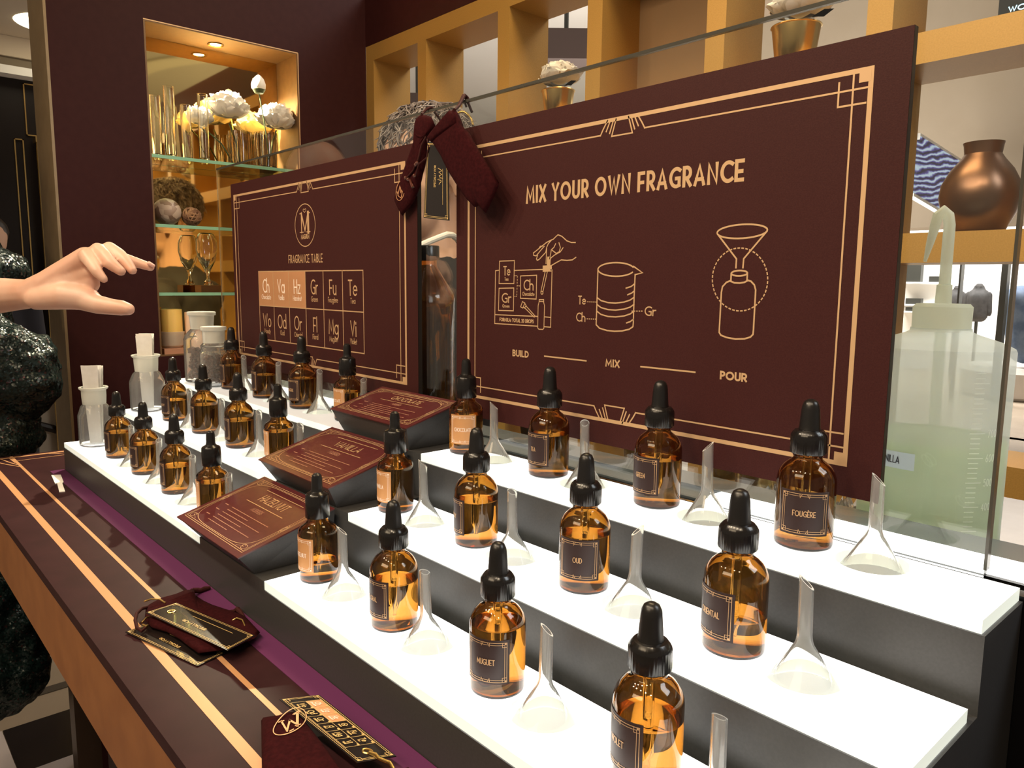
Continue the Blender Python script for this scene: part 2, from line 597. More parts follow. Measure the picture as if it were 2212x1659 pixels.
o = MB().box(-1.124, -1.1215, NY0 + .001, NY1 - .001, NZ0, NZ1 - .001).build('niche_mirror', mat('gold_tinted_mirror', (0.86, 0.66, 0.30), 0.03, 1.0), smooth=False)
tag(o, 'gold tinted mirror lining the back of the lit wall niche', 'mirror')
# ceiling of the shop, seen only in mirror and glass
structure(MB().box(-1.0, 3.5, -3.5, .9, 1.95, 2.0).build('ceiling', mat('shop_ceiling', (0.42, 0.34, 0.22), 0.7), smooth=False))

# two niche downlights' worth of light: one real lamp in the niche ceiling (the mirror shows the second)
t = thing('downlight', 'round recessed downlight in the ceiling of the wall niche', 'light', (-1.063, .4906, NZ1 - .004))
MB().lathe([(.0135, 0), (.0185, -.0008), (.0195, -.0025), (.018, -.003), (.0132, -.0012)], 32, closed=True).build('trim_ring', BRASS, t)
MB().lathe([(0, -.0008), (.0135, -.0008), (.0135, -.0002), (0, -.0002)], 32).build('lens', mat('lamp_lens', (1, 1, 1), 0.4, emit=28.0, ecol=(1.0, 0.86, 0.60)), t)
lamp('niche_downlight', 'SPOT', (-1.063, .4906, NZ1 - .008), 110, (1.0, 0.86, 0.60), 0.012, (-1.063, .50, 0), 2.3)

# glass shelves in the niche
for z, lab in ((.5865, 'top green edged glass shelf in the niche, under tube vases and peonies'),
               (.424, 'middle green edged glass shelf in the niche, under two decorative balls'),
               (.2605, 'lowest green edged glass shelf in the niche, under the glass cup')):
    o = MB().box(-1.119, -1.004, NY0 + .005, NY1 - .005, z - .008, z).build('glass_shelf', SHELF_GLASS, smooth=False)
    tag(o, lab, 'shelf', 'glass shelves in the wall niche')
    MB().box(-1.0040, -1.0030, NY0 + .005, NY1 - .005, z - .0078, z - .0002).build('polished_edge', mat('green_glass_edge', (0.42, 0.86, 0.62), 0.35, trans=.35, ior=1.3), o, smooth=False)

# ---- objects in the niche
SH1, SH2, SH3, NF = .5865, .424, .2605, NZ0 + .004
for x, y, hgt, lab in ((-1.055, .334, .145, 'leftmost clear glass tube vase on top niche shelf'), (-1.040, .362, .168, 'tallest clear glass tube vase, second from left on top niche shelf'),
                       (-1.060, .407, .135, 'short clear glass tube vase, third from left on top niche shelf'), (-1.035, .441, .162, 'clear glass tube vase in front of white peonies on top niche shelf')):
    o = MB().lathe([(0, 0), (.010, 0), (.0125, .004), (.0125, hgt), (.0108, hgt), (.0108, .008), (0, .006)], 24).build('tube_vase', CLEAR, loc=(x, y, SH1))
    tag(o, lab, 'vase', 'glass tube vases on the top niche shelf')
for x, y, hh, lab in ((-1.075, .550, .092, 'ribbed glass vase under the big blown out peony'), (-1.055, .612, .095, 'ribbed glass vase holding the white bud, right end of top niche shelf')):
    o = MB().lathe([(0, 0), (.026, 0), (.030, .004), (.031, hh * .6), (.029, hh), (.0275, hh), (.0285, hh * .6), (.028, .007), (0, .006)], 60,
                   wob=lambda a, z: 1 + .022 * math.cos(20 * a)).build('ribbed_vase', mat('smoked_ribbed_glass', (0.80, 0.74, 0.60), 0.03, trans=1.0, ior=1.5), loc=(x, y, SH1))
    tag(o, lab, 'vase', 'ribbed vases in the niche')


def peony(name, c, R, m, parent=None, seed=1, layers=5, per=8):
    rnd = random.Random(seed)
    b = MB()
    for L in range(layers):
        q = 1 - L / layers
        n = per + 2 * (layers - L)
        for i in range(n):
            az = 2 * PI * i / n + rnd.uniform(-.25, .25)
            el = (-.35 + L * .38) + rnd.uniform(-.15, .15)
            rad = R * (.45 + .5 * q) * rnd.uniform(.9, 1.1)
            d = Vector((math.cos(az) * math.cos(el), math.sin(az) * math.cos(el), math.sin(el)))
            up = Vector((0, 0, 1))
            s_ = d.cross(up).normalized()
            tt = s_.cross(d).normalized()
            pw, ph = R * rnd.uniform(.38, .55), R * rnd.uniform(.42, .6)
            vs, fs, nu, nv = [], [], 6, 5
            for iv in range(nv):
                for iu in range(nu):
                    a = (iu / (nu - 1) - .5) * 2
                    e = iv / (nv - 1)
                    wid = pw * math.sin(PI * (.16 + .70 * e)) ** .7
                    ruf = R * .075 * math.sin(9 * a + 2 * i) * e * e
                    p = d * (rad * (.55 + .45 * e) - abs(a) ** 2 * R * .12 * e + ruf) + s_ * a * wid + tt * (ph * (e - .35)) + d * (-R * .16 * e * e)
                    vs.append(p + Vector(c))
            for iv in range(nv - 1):
                for iu in range(nu - 1):
                    k = iv * nu + iu
                    fs.append((k, k + 1, k + nu + 1, k + nu))
            b.add(vs, fs)
    b.ball(c, R * .42)
    return b.build(name, m, parent, angle=1.2)


STEM_G = mat('flower_stem', (0.05, 0.07, 0.02), 0.6)
t = thing('peony', 'big white peony at the centre of the niche, blown out by the downlight', 'flower', (-1.068, .520, .735), group='white peonies in the niche')
peony('flower_head', (0, 0, 0), .058, WHITE_PETAL, t, 3, 6, 11)
MB().tube([(0, .0, -.04), (-.004, .02, -.09), (-.006, .028, -.138)], .0022).build('stem', STEM_G, t)
t = thing('peony', 'white peony at the right end of the top niche shelf', 'flower', (-1.050, .640, .722), group='white peonies in the niche')
peony('flower_head', (0, 0, 0), .058, WHITE_PETAL, t, 5, 6, 11)
MB().tube([(0, 0, -.03), (-.002, -.012, -.06), (-.004, -.022, -.128)], .0022).build('stem', STEM_G, t)
t = thing('peony', 'small white peony behind the tube vases on the top niche shelf', 'flower', (-1.085, .452, .704), group='white peonies in the niche')
peony('flower_head', (0, 0, 0), .040, WHITE_PETAL, t, 8, 5, 9)
MB().tube([(0, 0, -.02), (.004, .05, -.06), (.008, .080, -.108)], .002).build('stem', STEM_G, t)
t = thing('peony_bud', 'closed white peony bud on a straight dark stem above the peonies', 'flower', (-1.022, .583, .790))
MB().lathe([(0, -.019), (.010, -.016), (.0175, -.004), (.018, .006), (.0135, .018), (.006, .026), (0, .029)], 18, wob=lambda a, z: 1 + .06 * math.cos(3 * a + 40 * z)).build('flower_head', WHITE_PETAL, t)
MB().lathe([(0, -.0205), (.0105, -.0175), (.0165, -.008), (.0155, -.0075), (0, -.018)], 18).build('sepal', STEM_G, t)
MB().tube([(0, 0, -.018), (.0, .01, -.08), (-.003, .024, -.18)], .0017).build('stem', STEM_G, t)
o = MB().ball((0, 0, 0), .033, n=24, m=14).build('decorative_ball', noise_mat('shell_mosaic', (0.62, 0.50, 0.42), (0.25, 0.16, 0.12), 70, 0.4, voronoi=True, bump=.5), loc=(-1.05, .348, SH2 + .033))
tag(o, 'white mosaic decorative ball, left on the middle niche shelf', 'ornament', 'decorative balls in the niche')
rb = MB()
for k in range(26):
    ax = Vector((random.gauss(0, 1), random.gauss(0, 1), random.gauss(0, 1))).normalized()
    p0 = ax.orthogonal().normalized()
    p1 = ax.cross(p0)
    rr = .0225 * random.uniform(.94, 1.02)
    rb.tube([(p0 * math.cos(q * PI / 8) + p1 * math.sin(q * PI / 8)) * rr for q in range(16)], .0018, 5, closed=True)
rb.ball((0, 0, 0), .0195)
o = rb.build('decorative_ball', noise_mat('wicker_twig', (0.14, 0.06, 0.03), (0.34, 0.19, 0.10), 60, 0.7), loc=(-1.035, .402, SH2 + .0242))
tag(o, 'dark wicker twig ball, right on the middle niche shelf', 'ornament', 'decorative balls in the niche')
t = thing('glass_cup', 'clear glass goblet on a copper base on the lowest niche shelf', 'trophy', (-1.055, .443, SH3))
MB().box(-.022, .022, -.026, .026, 0, .017).build('base', mat('polished_copper', (0.55, 0.28, 0.12), 0.15, 1.0), t, smooth=False)
MB().lathe([(0, .018), (.013, .018), (.010, .024), (.004, .034), (.0035, .046), (.008, .056), (.020, .080), (.0265, .108), (.0255, .130), (.019, .147), (.0155, .150), (.0145, .149), (.018, .1455), (.0240, .129),
             (.0250, .108), (.0185, .082), (.006, .060), (0, .057)], 32).build('bowl', CLEAR, t)
t = thing('candle', 'yellow pillar candle in a frosted bowl on the niche floor', 'candle', (-1.042, .343, NF + .0135))
MB().lathe([(0, .03), (.0255, .03), (.0255, .0945), (.0245, .096), (0, .096)], 28).build('wax', mat('yellow_wax', (0.90, 0.60, 0.16), 0.5, sss=.1), t)
MB().lathe([(0, 0), (.020, 0), (.0265, .006), (.0300, .040), (.0285, .0405), (.0250, .010), (0, .004)], 28).build('bowl', mat('frosted_candle_bowl', (0.85, 0.74, 0.6), 0.4, trans=.5), t)
o = MB().lathe([(0, 0), (.0215, 0), (.0225, .002), (.0225, .086), (.0215, .088), (0, .087)], 28).build('candle', mat('blush_wax', (0.86, 0.62, 0.48), 0.5, sss=.1), loc=(-1.030, .3945, NF + .0135))
tag(o, 'pale pink pillar candle right of the yellow candle on the niche floor', 'candle')
o = MB().box(-.038, .038, -.056, .056, 0, .0135).build('copper_tray', mat('rose_copper', (0.70, 0.36, 0.22), 0.35, .5), smooth=False, loc=(-1.045, .368, NF))
tag(o, 'flat copper tray carrying the candles on the niche floor', 'tray')

# ---- gold lattice shelf behind the counter
LY0, LY1 = .890, 1.012
lat = thing('lattice_shelf', 'gold lacquered open lattice shelf behind the counter', 'shelf', (-.96, .95, FLOOR_Z))
ups = ((-1.0, -.960), (-.7115 - .0, -.668), (-.4319, -.3924), (-.1554, -.1150), (.1279, .1670), (.4098, .4480), (.690, .730), (.972, 1.012), (1.25, 1.29))
ups = ((-.9995, -.960), (-.7115 - .036, -.7115), (-.4319, -.3924), (-.1554, -.1160), (.1279, .1665), (.4098, .4475), (.690, .728), (.972, 1.010), (1.25, 1.288))
lo = Vector(lat.location)


def lbox(x0, x1, z0, z1, name):
    return MB().box(x0 - lo.x, x1 - lo.x, LY0 - lo.y, LY1 - lo.y, z0 - lo.z, z1 - lo.z).build(name, GOLD, lat, smooth=False)


for x0, x1 in ups:
    lbox(x0, x1, FLOOR_Z, .944, 'upright')
zr = ((-.95, -.90), (-.32, -.28), (.005, .048), (.3255, .3685), (.605, .648), (.902, .944))
for (a0, a1), (b0, b1) in zip(ups[:-1], ups[1:]):
    for z0, z1 in zr:
        lbox(a1, b0, z0, z1, 'shelf_board')

MB().box(ups[3][1] - lo.x, ups[4][0] - lo.x, LY1 - lo.y - .006, LY1 - lo.y, .648 - lo.z, .902 - lo.z).build('back_panel', noise_mat('tan_back_panel', (0.27, 0.165, 0.075), (0.31, 0.19, 0.09), 8, 0.6), lat, smooth=False)


def pot(x, y, z, s, lab, seed):
    t = thing('flower_pot', lab, 'flower pot', (x, y, z), group='brass pots of white flowers on the lattice')
    MB().lathe([(0, 0), (.0270, 0), (.0285, .002), (.0375, .082), (.0395, .083), (.0390, .085), (.0360, .084), (.0345, .070), (0, .068)], 36).build('pot', BRASS, t)
    peony('flower_head', (0.004, 0, .126), .058, WHITE_PETAL, t, seed, 5, 11)
    MB().pillow([(0, 0), (.02, .008), (.036, .004), (.02, -.006)], lambda a, b, q: (.030 + a, -.01, .092 + b + q), .0006).build('leaf', STEM_G, t)
    t.scale = (s, s, s * .80)
    return t


pot(-.290, .948, .648, .96, 'brass pot of white flowers in third lattice opening from the wall', 11)
pot(.268, .945, .648, 1.04, 'brass pot of white flowers above the top right of the big sign', 12)
pot(on_y(908, 245, .95).x, .95, .648, .96, 'brass pot of white flowers in lattice opening next to the wall', 13)
o = MB().lathe([(0, 0), (.030, 0), (.036, .004), (.047, .028), (.052, .050), (.050, .068), (.040, .088), (.028, .103), (.0235, .110), (.0250, .122), (.0262, .126), (.0245, .126), (.0225, .112), (.030, .098), (.046, .062), (.030, .006), (0, .005)],
               48).build('copper_vase', COPPER, loc=(.562, .950, .3690))
tag(o, 'round shouldered copper vase on the lattice at the right', 'vase')

# ================================================================== COUNTER AND STEPPED STAND
CT = -0.05                      # counter top height
SD, SH, BY = .0932, .05, .0447  # step depth, step rise, bottle line behind each step's front edge
XL, XR = -.585, .8175
COUNTER_TOP = noise_mat('purple_brown_gloss', (0.030, 0.0110, 0.0125), (0.038, 0.0140, 0.0160), 30, 0.42, spec=0.07)
APRON = noise_mat('bronze_apron', (0.30, 0.115, 0.040), (0.36, 0.145, 0.05), 25, 0.45, 0.3, bump=0.03)
cn = thing('display_counter', 'long dark counter with gold inlay stripes and bronze front apron', 'counter', (0, 0, FLOOR_Z))
cz = -FLOOR_Z
MB().box(-.77, 2.2, -.133, .262, CT - .012 + cz, CT + cz).build('countertop', COUNTER_TOP, cn, smooth=False)
MB().box(-.765, 2.2, -.1325, -.118, CT - .10 + cz, CT - .0125 + cz).box(-.768, -.755, -.1325, .26, CT - .10 + cz, CT - .0125 + cz).build('apron', APRON, cn, smooth=False)
MB().box(-.50, 2.2, .02, .255, 0, CT - .013 + cz).build('base_cabinet', mat('base_cabinet_brown', (0.02, 0.009, 0.008), 0.5), cn, smooth=False)
MB().box(-.585, -.545, -.02, .02, 0, CT - .013 + cz).build('leg', mat('counter_leg_bronze', (0.05, 0.03, 0.02), 0.3, 0.5), cn, smooth=False)


def flat_z(z):
    return lambda a, b: (a, b, z)


st = MB()
for y0, y1, x0 in ((-.0985, -.0890, -.70), (-.0575, -.0525, -.765)):
    st.add([(x0, y0, CT + cz + .0003), (2.1, y0, CT + cz + .0003), (2.1, y1, CT + cz + .0003), (x0, y1, CT + cz + .0003)], [(0, 1, 2, 3)])
st.ribbon([[(-.752, -.12), (-.752, .26)]], .009, flat_z(CT + cz + .0004))
st.ribbon([[(-.715, -.055), (-.715, .26)], [(-.752, .0), (-.735, .02), (-.725, .06), (-.718, .12)], [(-.752, .05), (-.738, .09), (-.728, .16)],
           [(-.752, -.06), (-.70, -.058)], [(-.752, -.074), (-.71, -.066), (-.68, -.058)], [(-.752, -.092), (-.70, -.075), (-.66, -.058)]], .0028, flat_z(CT + cz + .0005))
st.build('gold_inlay', mat('rose_gold_inlay', (0.60, 0.31, 0.145), 0.4, 0.25), cn, smooth=False)

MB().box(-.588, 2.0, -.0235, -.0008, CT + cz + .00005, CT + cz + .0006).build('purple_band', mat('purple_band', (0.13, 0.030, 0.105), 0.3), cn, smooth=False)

PANEL_M = {}


def panel_mat(s):
    key = 'lit_opal_panel_%d' % round(s * 100)
    return mat(key, (0.55, 0.55, 0.54), 0.35, emit=s, ecol=(1.0, 0.985, 0.94))


stand = thing('stepped_stand', 'black stepped stand with lit white acrylic shelf sheets', 'display stand', (0, 0, CT))
SHEET = .0085
HOLE_R = .0245
HX_R = [.3280, .4615, .5985, .7335]
HX_L = [.0575, -.0680, -.2040, -.3370]
CX0, CX1 = .0845, .2550
for i in range(3):
    y0 = i * SD
    y1 = (i + 1) * SD if i < 2 else .2605
    zt = i * SH - CT
    b = MB()
    b.box(XL, XR, y0, y1 + (.0 if i < 2 else 0), 0, zt - SHEET - .0005)
    b.box(CX0, CX1, y0, y1, zt - SHEET - .0005, zt)
    b.build('step', STEP_BLACK, stand, smooth=False)
    yb = y0 + (.0815 if i < 2 else .0727)
    for x0, x1, hx, em in ((XL + .003, CX0 - .001, HX_L, (1.10, .92, .40)[i]), (CX1 + .001, XR - .002, HX_R, (2.6, 2.3, 1.5)[i])):
        b = MB()
        ya = y0 + .0006
        xs = sorted(hx)
        cuts = [x0] + [(p + q) / 2 for p, q in zip(xs[:-1], xs[1:])] + [x1]
        hy = y0 + .047
        n = 40
        for c, (xa, xb) in zip(xs, zip(cuts[:-1], cuts[1:])):
            r_ = min(HOLE_R, c - xa - .001, xb - c - .0003)
            ring, per = [], []
            for k in range(n):
                a = 2 * PI * (k + .5) / n
                dx, dy = math.cos(a), math.sin(a)
                ring.append((c + HOLE_R * dx if abs(dx) * HOLE_R < (xb - c) or dx < 0 else xb - .0003, hy + HOLE_R * dy))
                tx = ((xb if dx > 0 else xa) - c) / dx if abs(dx) > 1e-9 else 1e9
                ty = ((yb if dy > 0 else ya) - hy) / dy if abs(dy) > 1e-9 else 1e9
                t_ = min(tx, ty)
                per.append((c + dx * t_, hy + dy * t_))
            # snap the perimeter points nearest each corner to the corner
            for cx_, cy_ in ((xa, ya), (xb, ya), (xb, yb), (xa, yb)):
                k = min(range(n), key=lambda k: (per[k][0] - cx_) ** 2 + (per[k][1] - cy_) ** 2)
                per[k] = (cx_, cy_)
            vs = [(x, y, zt) for x, y in ring] + [(x, y, zt) for x, y in per] + [(x, y, zt - SHEET + .0006) for x, y in ring]
            fs = []
            for k in range(n):
                q = (k + 1) % n
                fs += [(k, n + k, n + q, q), (2 * n + k, k, q, 2 * n + q)]
            b.add(vs, fs)
        # outer edges of the sheet
        zb = zt - SHEET
        b.add([(x0, ya, zt), (x1, ya, zt), (x1, yb, zt), (x0, yb, zt), (x0, ya, zb), (x1, ya, zb), (x1, yb, zb), (x0, yb, zb)],
              [(0, 4, 5, 1), (1, 5, 6, 2), (2, 6, 7, 3), (3, 7, 4, 0)])
        o = b.build('light_sheet', panel_mat(em), stand, smooth=False)
        o.data.materials.append(ACRYL_EDGE)
        for p in o.data.polygons:
            if abs(p.normal.z) < .5:
                p.material_index = 1
        fl = MB()
        for c in xs:
            fl.lathe([(0, 0), (HOLE_R + .001, 0)], 32, (c, hy, zt - SHEET + .0004))
        fl.build('recess_floor', mat('recess_floor_%d' % round(em * 100), (0.62, 0.66, 0.60), 0.5, emit=em * (.25 if i < 2 else .12), ecol=(1, 1, .95)), o, smooth=False)

# ---- title boxes on the three centre platforms
PLAC = noise_mat('burgundy_placard_print', (0.085, 0.016, 0.018), (0.10, 0.020, 0.022), 200, 0.32)
BX0, BX1 = .0665, .2380
for i, (nm, fz, fy) in enumerate((('HAZELNUT', .0218, -.0165), ('VANILLA', .0238, -.0115), ('CHOCOLATE', .0262, -.0065))):
    y0 = i * SD
    z0 = i * SH
    t = thing('title_box', 'black wedge box with sloped burgundy card titled %s' % nm, 'sign box', (0, y0, z0), group='sloped title boxes in the centre of the stand')
    bk = .088 if i < 2 else .072
    bz = fz + (bk - fy) * .279
    MB().hexa([(CX0 + .0005, .0012, .0003), (BX1 - .006, .0012, .0003), (BX1 - .006, bk, .0003), (CX0 + .0005, bk, .0003)],
              [(BX0, fy, fz), (BX1, fy, fz), (BX1, bk, bz), (BX0, bk, bz)]).build('box', STEP_BLACK, t, smooth=False)
    sl = (bz - fz) / (bk - fy)
    nv = Vector((0, -sl, 1)).normalized()

    def up(a, b, k=.0, fy=fy, fz=fz, sl=sl, nv=nv):
        return Vector((BX0 + a, fy + b, fz + sl * b)) + nv * k

    Lb = bk - fy
    Wb = BX1 - BX0
    MB().hexa([up(-.001, -.001, .0002), up(Wb + .001, -.001, .0002), up(Wb + .001, Lb, .0002), up(-.001, Lb, .0002)],
              [up(-.001, -.001, .0016), up(Wb + .001, -.001, .0016), up(Wb + .001, Lb, .0016), up(-.001, Lb, .0016)]).build('title_card', PLAC, t, smooth=False)
    mp = lambda a, b: up(a, b, .0019)
    pr_ = MB()
    m_ = .006
    pr_.ribbon([rect(m_, Wb - m_, m_, Lb - m_), rect(m_ + .0022, Wb - m_ - .0022, m_ + .0022, Lb - m_ - .0022)], .0006, mp)
    # rounded inner line with small curls in the corners
    cx_, cy_ = Wb / 2, Lb / 2
    pr_.ribbon([[(cx_ + (Wb / 2 - .011) * math.copysign(abs(math.cos(q)) ** .45, math.cos(q)), cy_ + (Lb / 2 - .0095) * math.copysign(abs(math.sin(q)) ** .45, math.sin(q)))
                 for q in [2 * PI * k / 72 for k in range(73)]]], .0006, mp)
    for sx, sy in ((-1, -1), (1, -1), (1, 1), (-1, 1)):
        ex, ey = cx_ + sx * (Wb / 2 - .0155), cy_ + sy * (Lb / 2 - .0125)
        pr_.ribbon([arc(ex, ey, .0048, .0032, 0, 360, 18), arc(ex - sx * .003, ey - sy * .0015, .0026, .0018, 0, 300, 12), [(ex - sx * .007, ey + sy * .001), (ex - sx * .013, ey + sy * .003)]], .0005, mp)
    for sx in (-1, 1):
        ex = cx_ + sx * (Wb / 2 - .0095)
        pr_.ribbon([arc(ex, cy_, .0028, .0065, 0, 360, 16), arc(ex, cy_, .0014, .004, 0, 360, 12)], .0005, mp)
    pr_.ribbon([[(Wb * .26, Lb * .835), (Wb * .79, Lb * .835)], [(Wb * .26, Lb * .60), (Wb * .79, Lb * .60)]], .0008, mp)
    pr_.build('card_border', GOLD_INK, t, smooth=False)
    MB().ribbon(centre_text(nm, Wb * .525, Lb * .665, Lb * .105, 1.2, .22, Wb * .36), .0012, mp).build('title_lettering', GOLD_INK, t, smooth=False)
    tx = MB().ribbon(centre_text('MODIFIERS', Wb * .52, Lb * .505, Lb * .052, .8), .0006, mp)
    rnd = random.Random(i + 2)
    for row in range(6):
        yy = Lb * (.43 - .052 * row)
        if row in (0, 2, 4):
            tx.ribbon([[(Wb * .16, yy), (Wb * .16 + .008, yy)]], .0011, mp)
        x_ = Wb * .27
        lim = Wb * (.82 if row % 2 == 0 else rnd.uniform(.5, .7))
        while x_ < lim:
            l_ = rnd.uniform(.003, .009)
            tx.ribbon([[(x_, yy), (min(x_ + l_, lim), yy)]], .0009, mp)
            x_ += l_ + .0016
    tx.build('body_lettering', mat('dull_copper_ink', (0.42, 0.20, 0.13), 0.5), t, smooth=False)

# ---- glass screen with its foot channel, LED strips and ledge behind it
o = MB().box(-.538, .790, .2765, .2825, .0945, .501).build('glass_screen', PANE, smooth=False)
tag(o, 'clear glass screen standing behind the two brown signs', 'glass screen')
MB().box(-.538, .790, .2763, .2827, .4985, .5016).build('polished_edge', mat('dark_polished_edge', (0.09, 0.085, 0.07), 0.15, trans=.35), o, smooth=False)
MB().box(.7895, .7915, .2763, .2827, .100, .4985).build('polished_edge', mat('dark_polished_edge', (0, 0, 0)), o, smooth=False)
o = MB().box(-.585, 1.6, .2625, .2745, CT + .001, .0935).box(-.585, 1.6, .2845, .289, CT + .001, .0935).box(-.585, 1.6, .2744, .2846, CT + .001, .0885).build('glass_channel', mat('black_anodised_channel', (0.012, 0.012, 0.013), 0.25, 0.6), smooth=False)
tag(o, 'black foot channel carrying the glass screen', 'channel')
for x0, x1, em, lab in ((.56, 1.6, 2.2, 'bright white light strip behind the glass at the right'), (-.56, -.13, 1.0, 'white light strip behind the glass below the left sign')):
    o = MB().box(x0, x1, .2895, .3180, CT + .001, .0985).build('light_strip', panel_mat(em), smooth=False)
    tag(o, lab, 'light strip')
LEDGE = mat('grey_ledge', (0.16, 0.18, 0.19), 0.25)
o = MB().box(-.58, 1.6, .3185, .360, CT + .001, .0985).box(-.128, .558, .2895, .3184, CT + .001, .0955).build('back_ledge', LEDGE, smooth=False)
tag(o, 'grey ledge running behind the glass screen', 'ledge')
o = MB().box(-.999, 1.6, .3605, .490, FLOOR_Z, .058).build('service_counter', mat('service_counter_top', (0.055, 0.045, 0.04), 0.25), smooth=False)
tag(o, 'dark service counter behind the glass screen', 'counter')

# ================================================================== BOTTLES AND FUNNELS
R0 = .0203


def bottle_parts(kind):
    P = {}
    if kind == 'dark':
        r = R0
        outer = [(0, .0012), (.014, .0008), (.0178, 0), (r - .0006, .0012), (r, .0034), (r, .0490), (r - .0004, .0520), (r - .0017, .0558), (r - .0043, .0598), (r - .0074, .0626), (.0108, .0642), (.0099, .0655), (.0098, .0668), (.0104, .0676), (.0104, .0684), (.0098, .0690), (.0098, .0720)]
        wl, zb = .0015, .0024
        inner = [(.0082, .0720), (.0082, .0655), (.0092, .0630), (r - .0086, .0612), (r - .0058, .0585), (r - .0033, .0548), (r - .0019, .0512), (r - wl, .0485), (r - wl, zb + .002), (r - .0035, zb), (0, zb + .0008)]
        cap_r, cz0, cz1 = .0124, .0692, .0868
        cap = MB().lathe([(0, cz1), (.0072, cz1), (.0098, cz1 - .0006), (.0112, cz1 - .0022), (cap_r - .0002, cz1 - .0042), (cap_r, cz1 - .006), (cap_r, cz0 + .001), (cap_r - .0005, cz0), (.0099, cz0)], 96,
                         wob=lambda a, z: 1 + (.012 * math.cos(32 * a) if z < cz1 - .0035 else 0))
        bulb = MB().lathe([(0, cz1 - .0005), (.0076, cz1), (.0071, cz1 + .002), (.0067, cz1 + .008), (.0062, cz1 + .0145), (.0058, cz1 + .0175), (.0045, cz1 + .0205), (.0022, cz1 + .0220), (0, cz1 + .0223)], 28)
    else:
        r = .0190
        outer = [(0, .0012), (.014, .0008), (.0168, 0), (r - .0006, .0010), (r, .0030), (r, .0490), (r - .0006, .0512), (r - .0024, .0538), (r - .0058, .0560), (.0112, .0578), (.0100, .0600), (.0100, .0660)]
        wl, zb = .0015, .0026
        inner = [(.0084, .0660), (.0084, .0592), (.0098, .0566), (r - .0068, .0545), (r - .0034, .0520), (r - .0019, .0488), (r - wl, .0470), (r - wl, zb + .002), (r - .0035, zb), (0, zb + .0008)]
        cz0, cz1 = .0628, .0862
        cap = MB().lathe([(0, cz1 + .0022), (.0066, cz1 + .0022), (.0078, cz1 + .0012), (.0102, cz1), (.0112, cz1 - .0014), (.0117, cz0 + .012), (.0118, cz0 + .0006), (.0114, cz0), (.0101, cz0)], 40)
        bulb = MB().lathe([(0, cz1 + .001), (.0064, cz1 + .0015), (.0058, cz1 + .003), (.0053, cz1 + .006), (.0052, cz1 + .0145), (.0044, cz1 + .0180), (.0024, cz1 + .0198), (0, cz1 + .0202)], 28)
    P['outer'] = MB().lathe(outer + inner, 48)
    P['cap'], P['bulb'] = cap, bulb
    P['pip'] = MB().lathe([(.0034, .0690), (.0034, .0260), (.0030, .0210), (.0017, .0165), (.0015, .0115), (.0008, .0115), (.0009, .0165), (.0022, .0210), (.0026, .0260), (.0026, .0690)], 20, closed=True)
    P['r'], P['wl'], P['zb'] = r, wl, zb
    P['innerz'] = [(q, z) for q, z in inner[::-1]]
    return P


def liquid_mesh(P, lev):
    e = .0004
    pr_ = [(0, P['zb'] + .0006), (P['r'] - .0035 + e, P['zb'] - .0002), (P['r'] - P['wl'] + e, P['zb'] + .002)]
    prev = pr_[-1]
    for q, z in P['innerz'][3:]:
        if z < lev:
            prev = (q + e, z)
            pr_.append(prev)
        else:
            t_ = (lev - prev[1]) / max(1e-6, z - prev[1])
            pr_.append((prev[0] + (q + e - prev[0]) * t_, lev))
            break
    re_ = pr_[-1][0]
    return MB().lathe(pr_ + [(re_ - .0012, lev - .0005), (re_ - .004, lev - .0008), (0, lev - .0008)], 40)


BP = {k: bottle_parts(k) for k in ('dark', 'copper')}
BMESH = {}
LABEL_D = mat('dark_label_paper', (0.032, 0.016, 0.016), 0.45)
LABEL_C = noise_mat('copper_label_foil', (0.60, 0.29, 0.115), (0.70, 0.37, 0.16), 20, 0.42, 0.2)


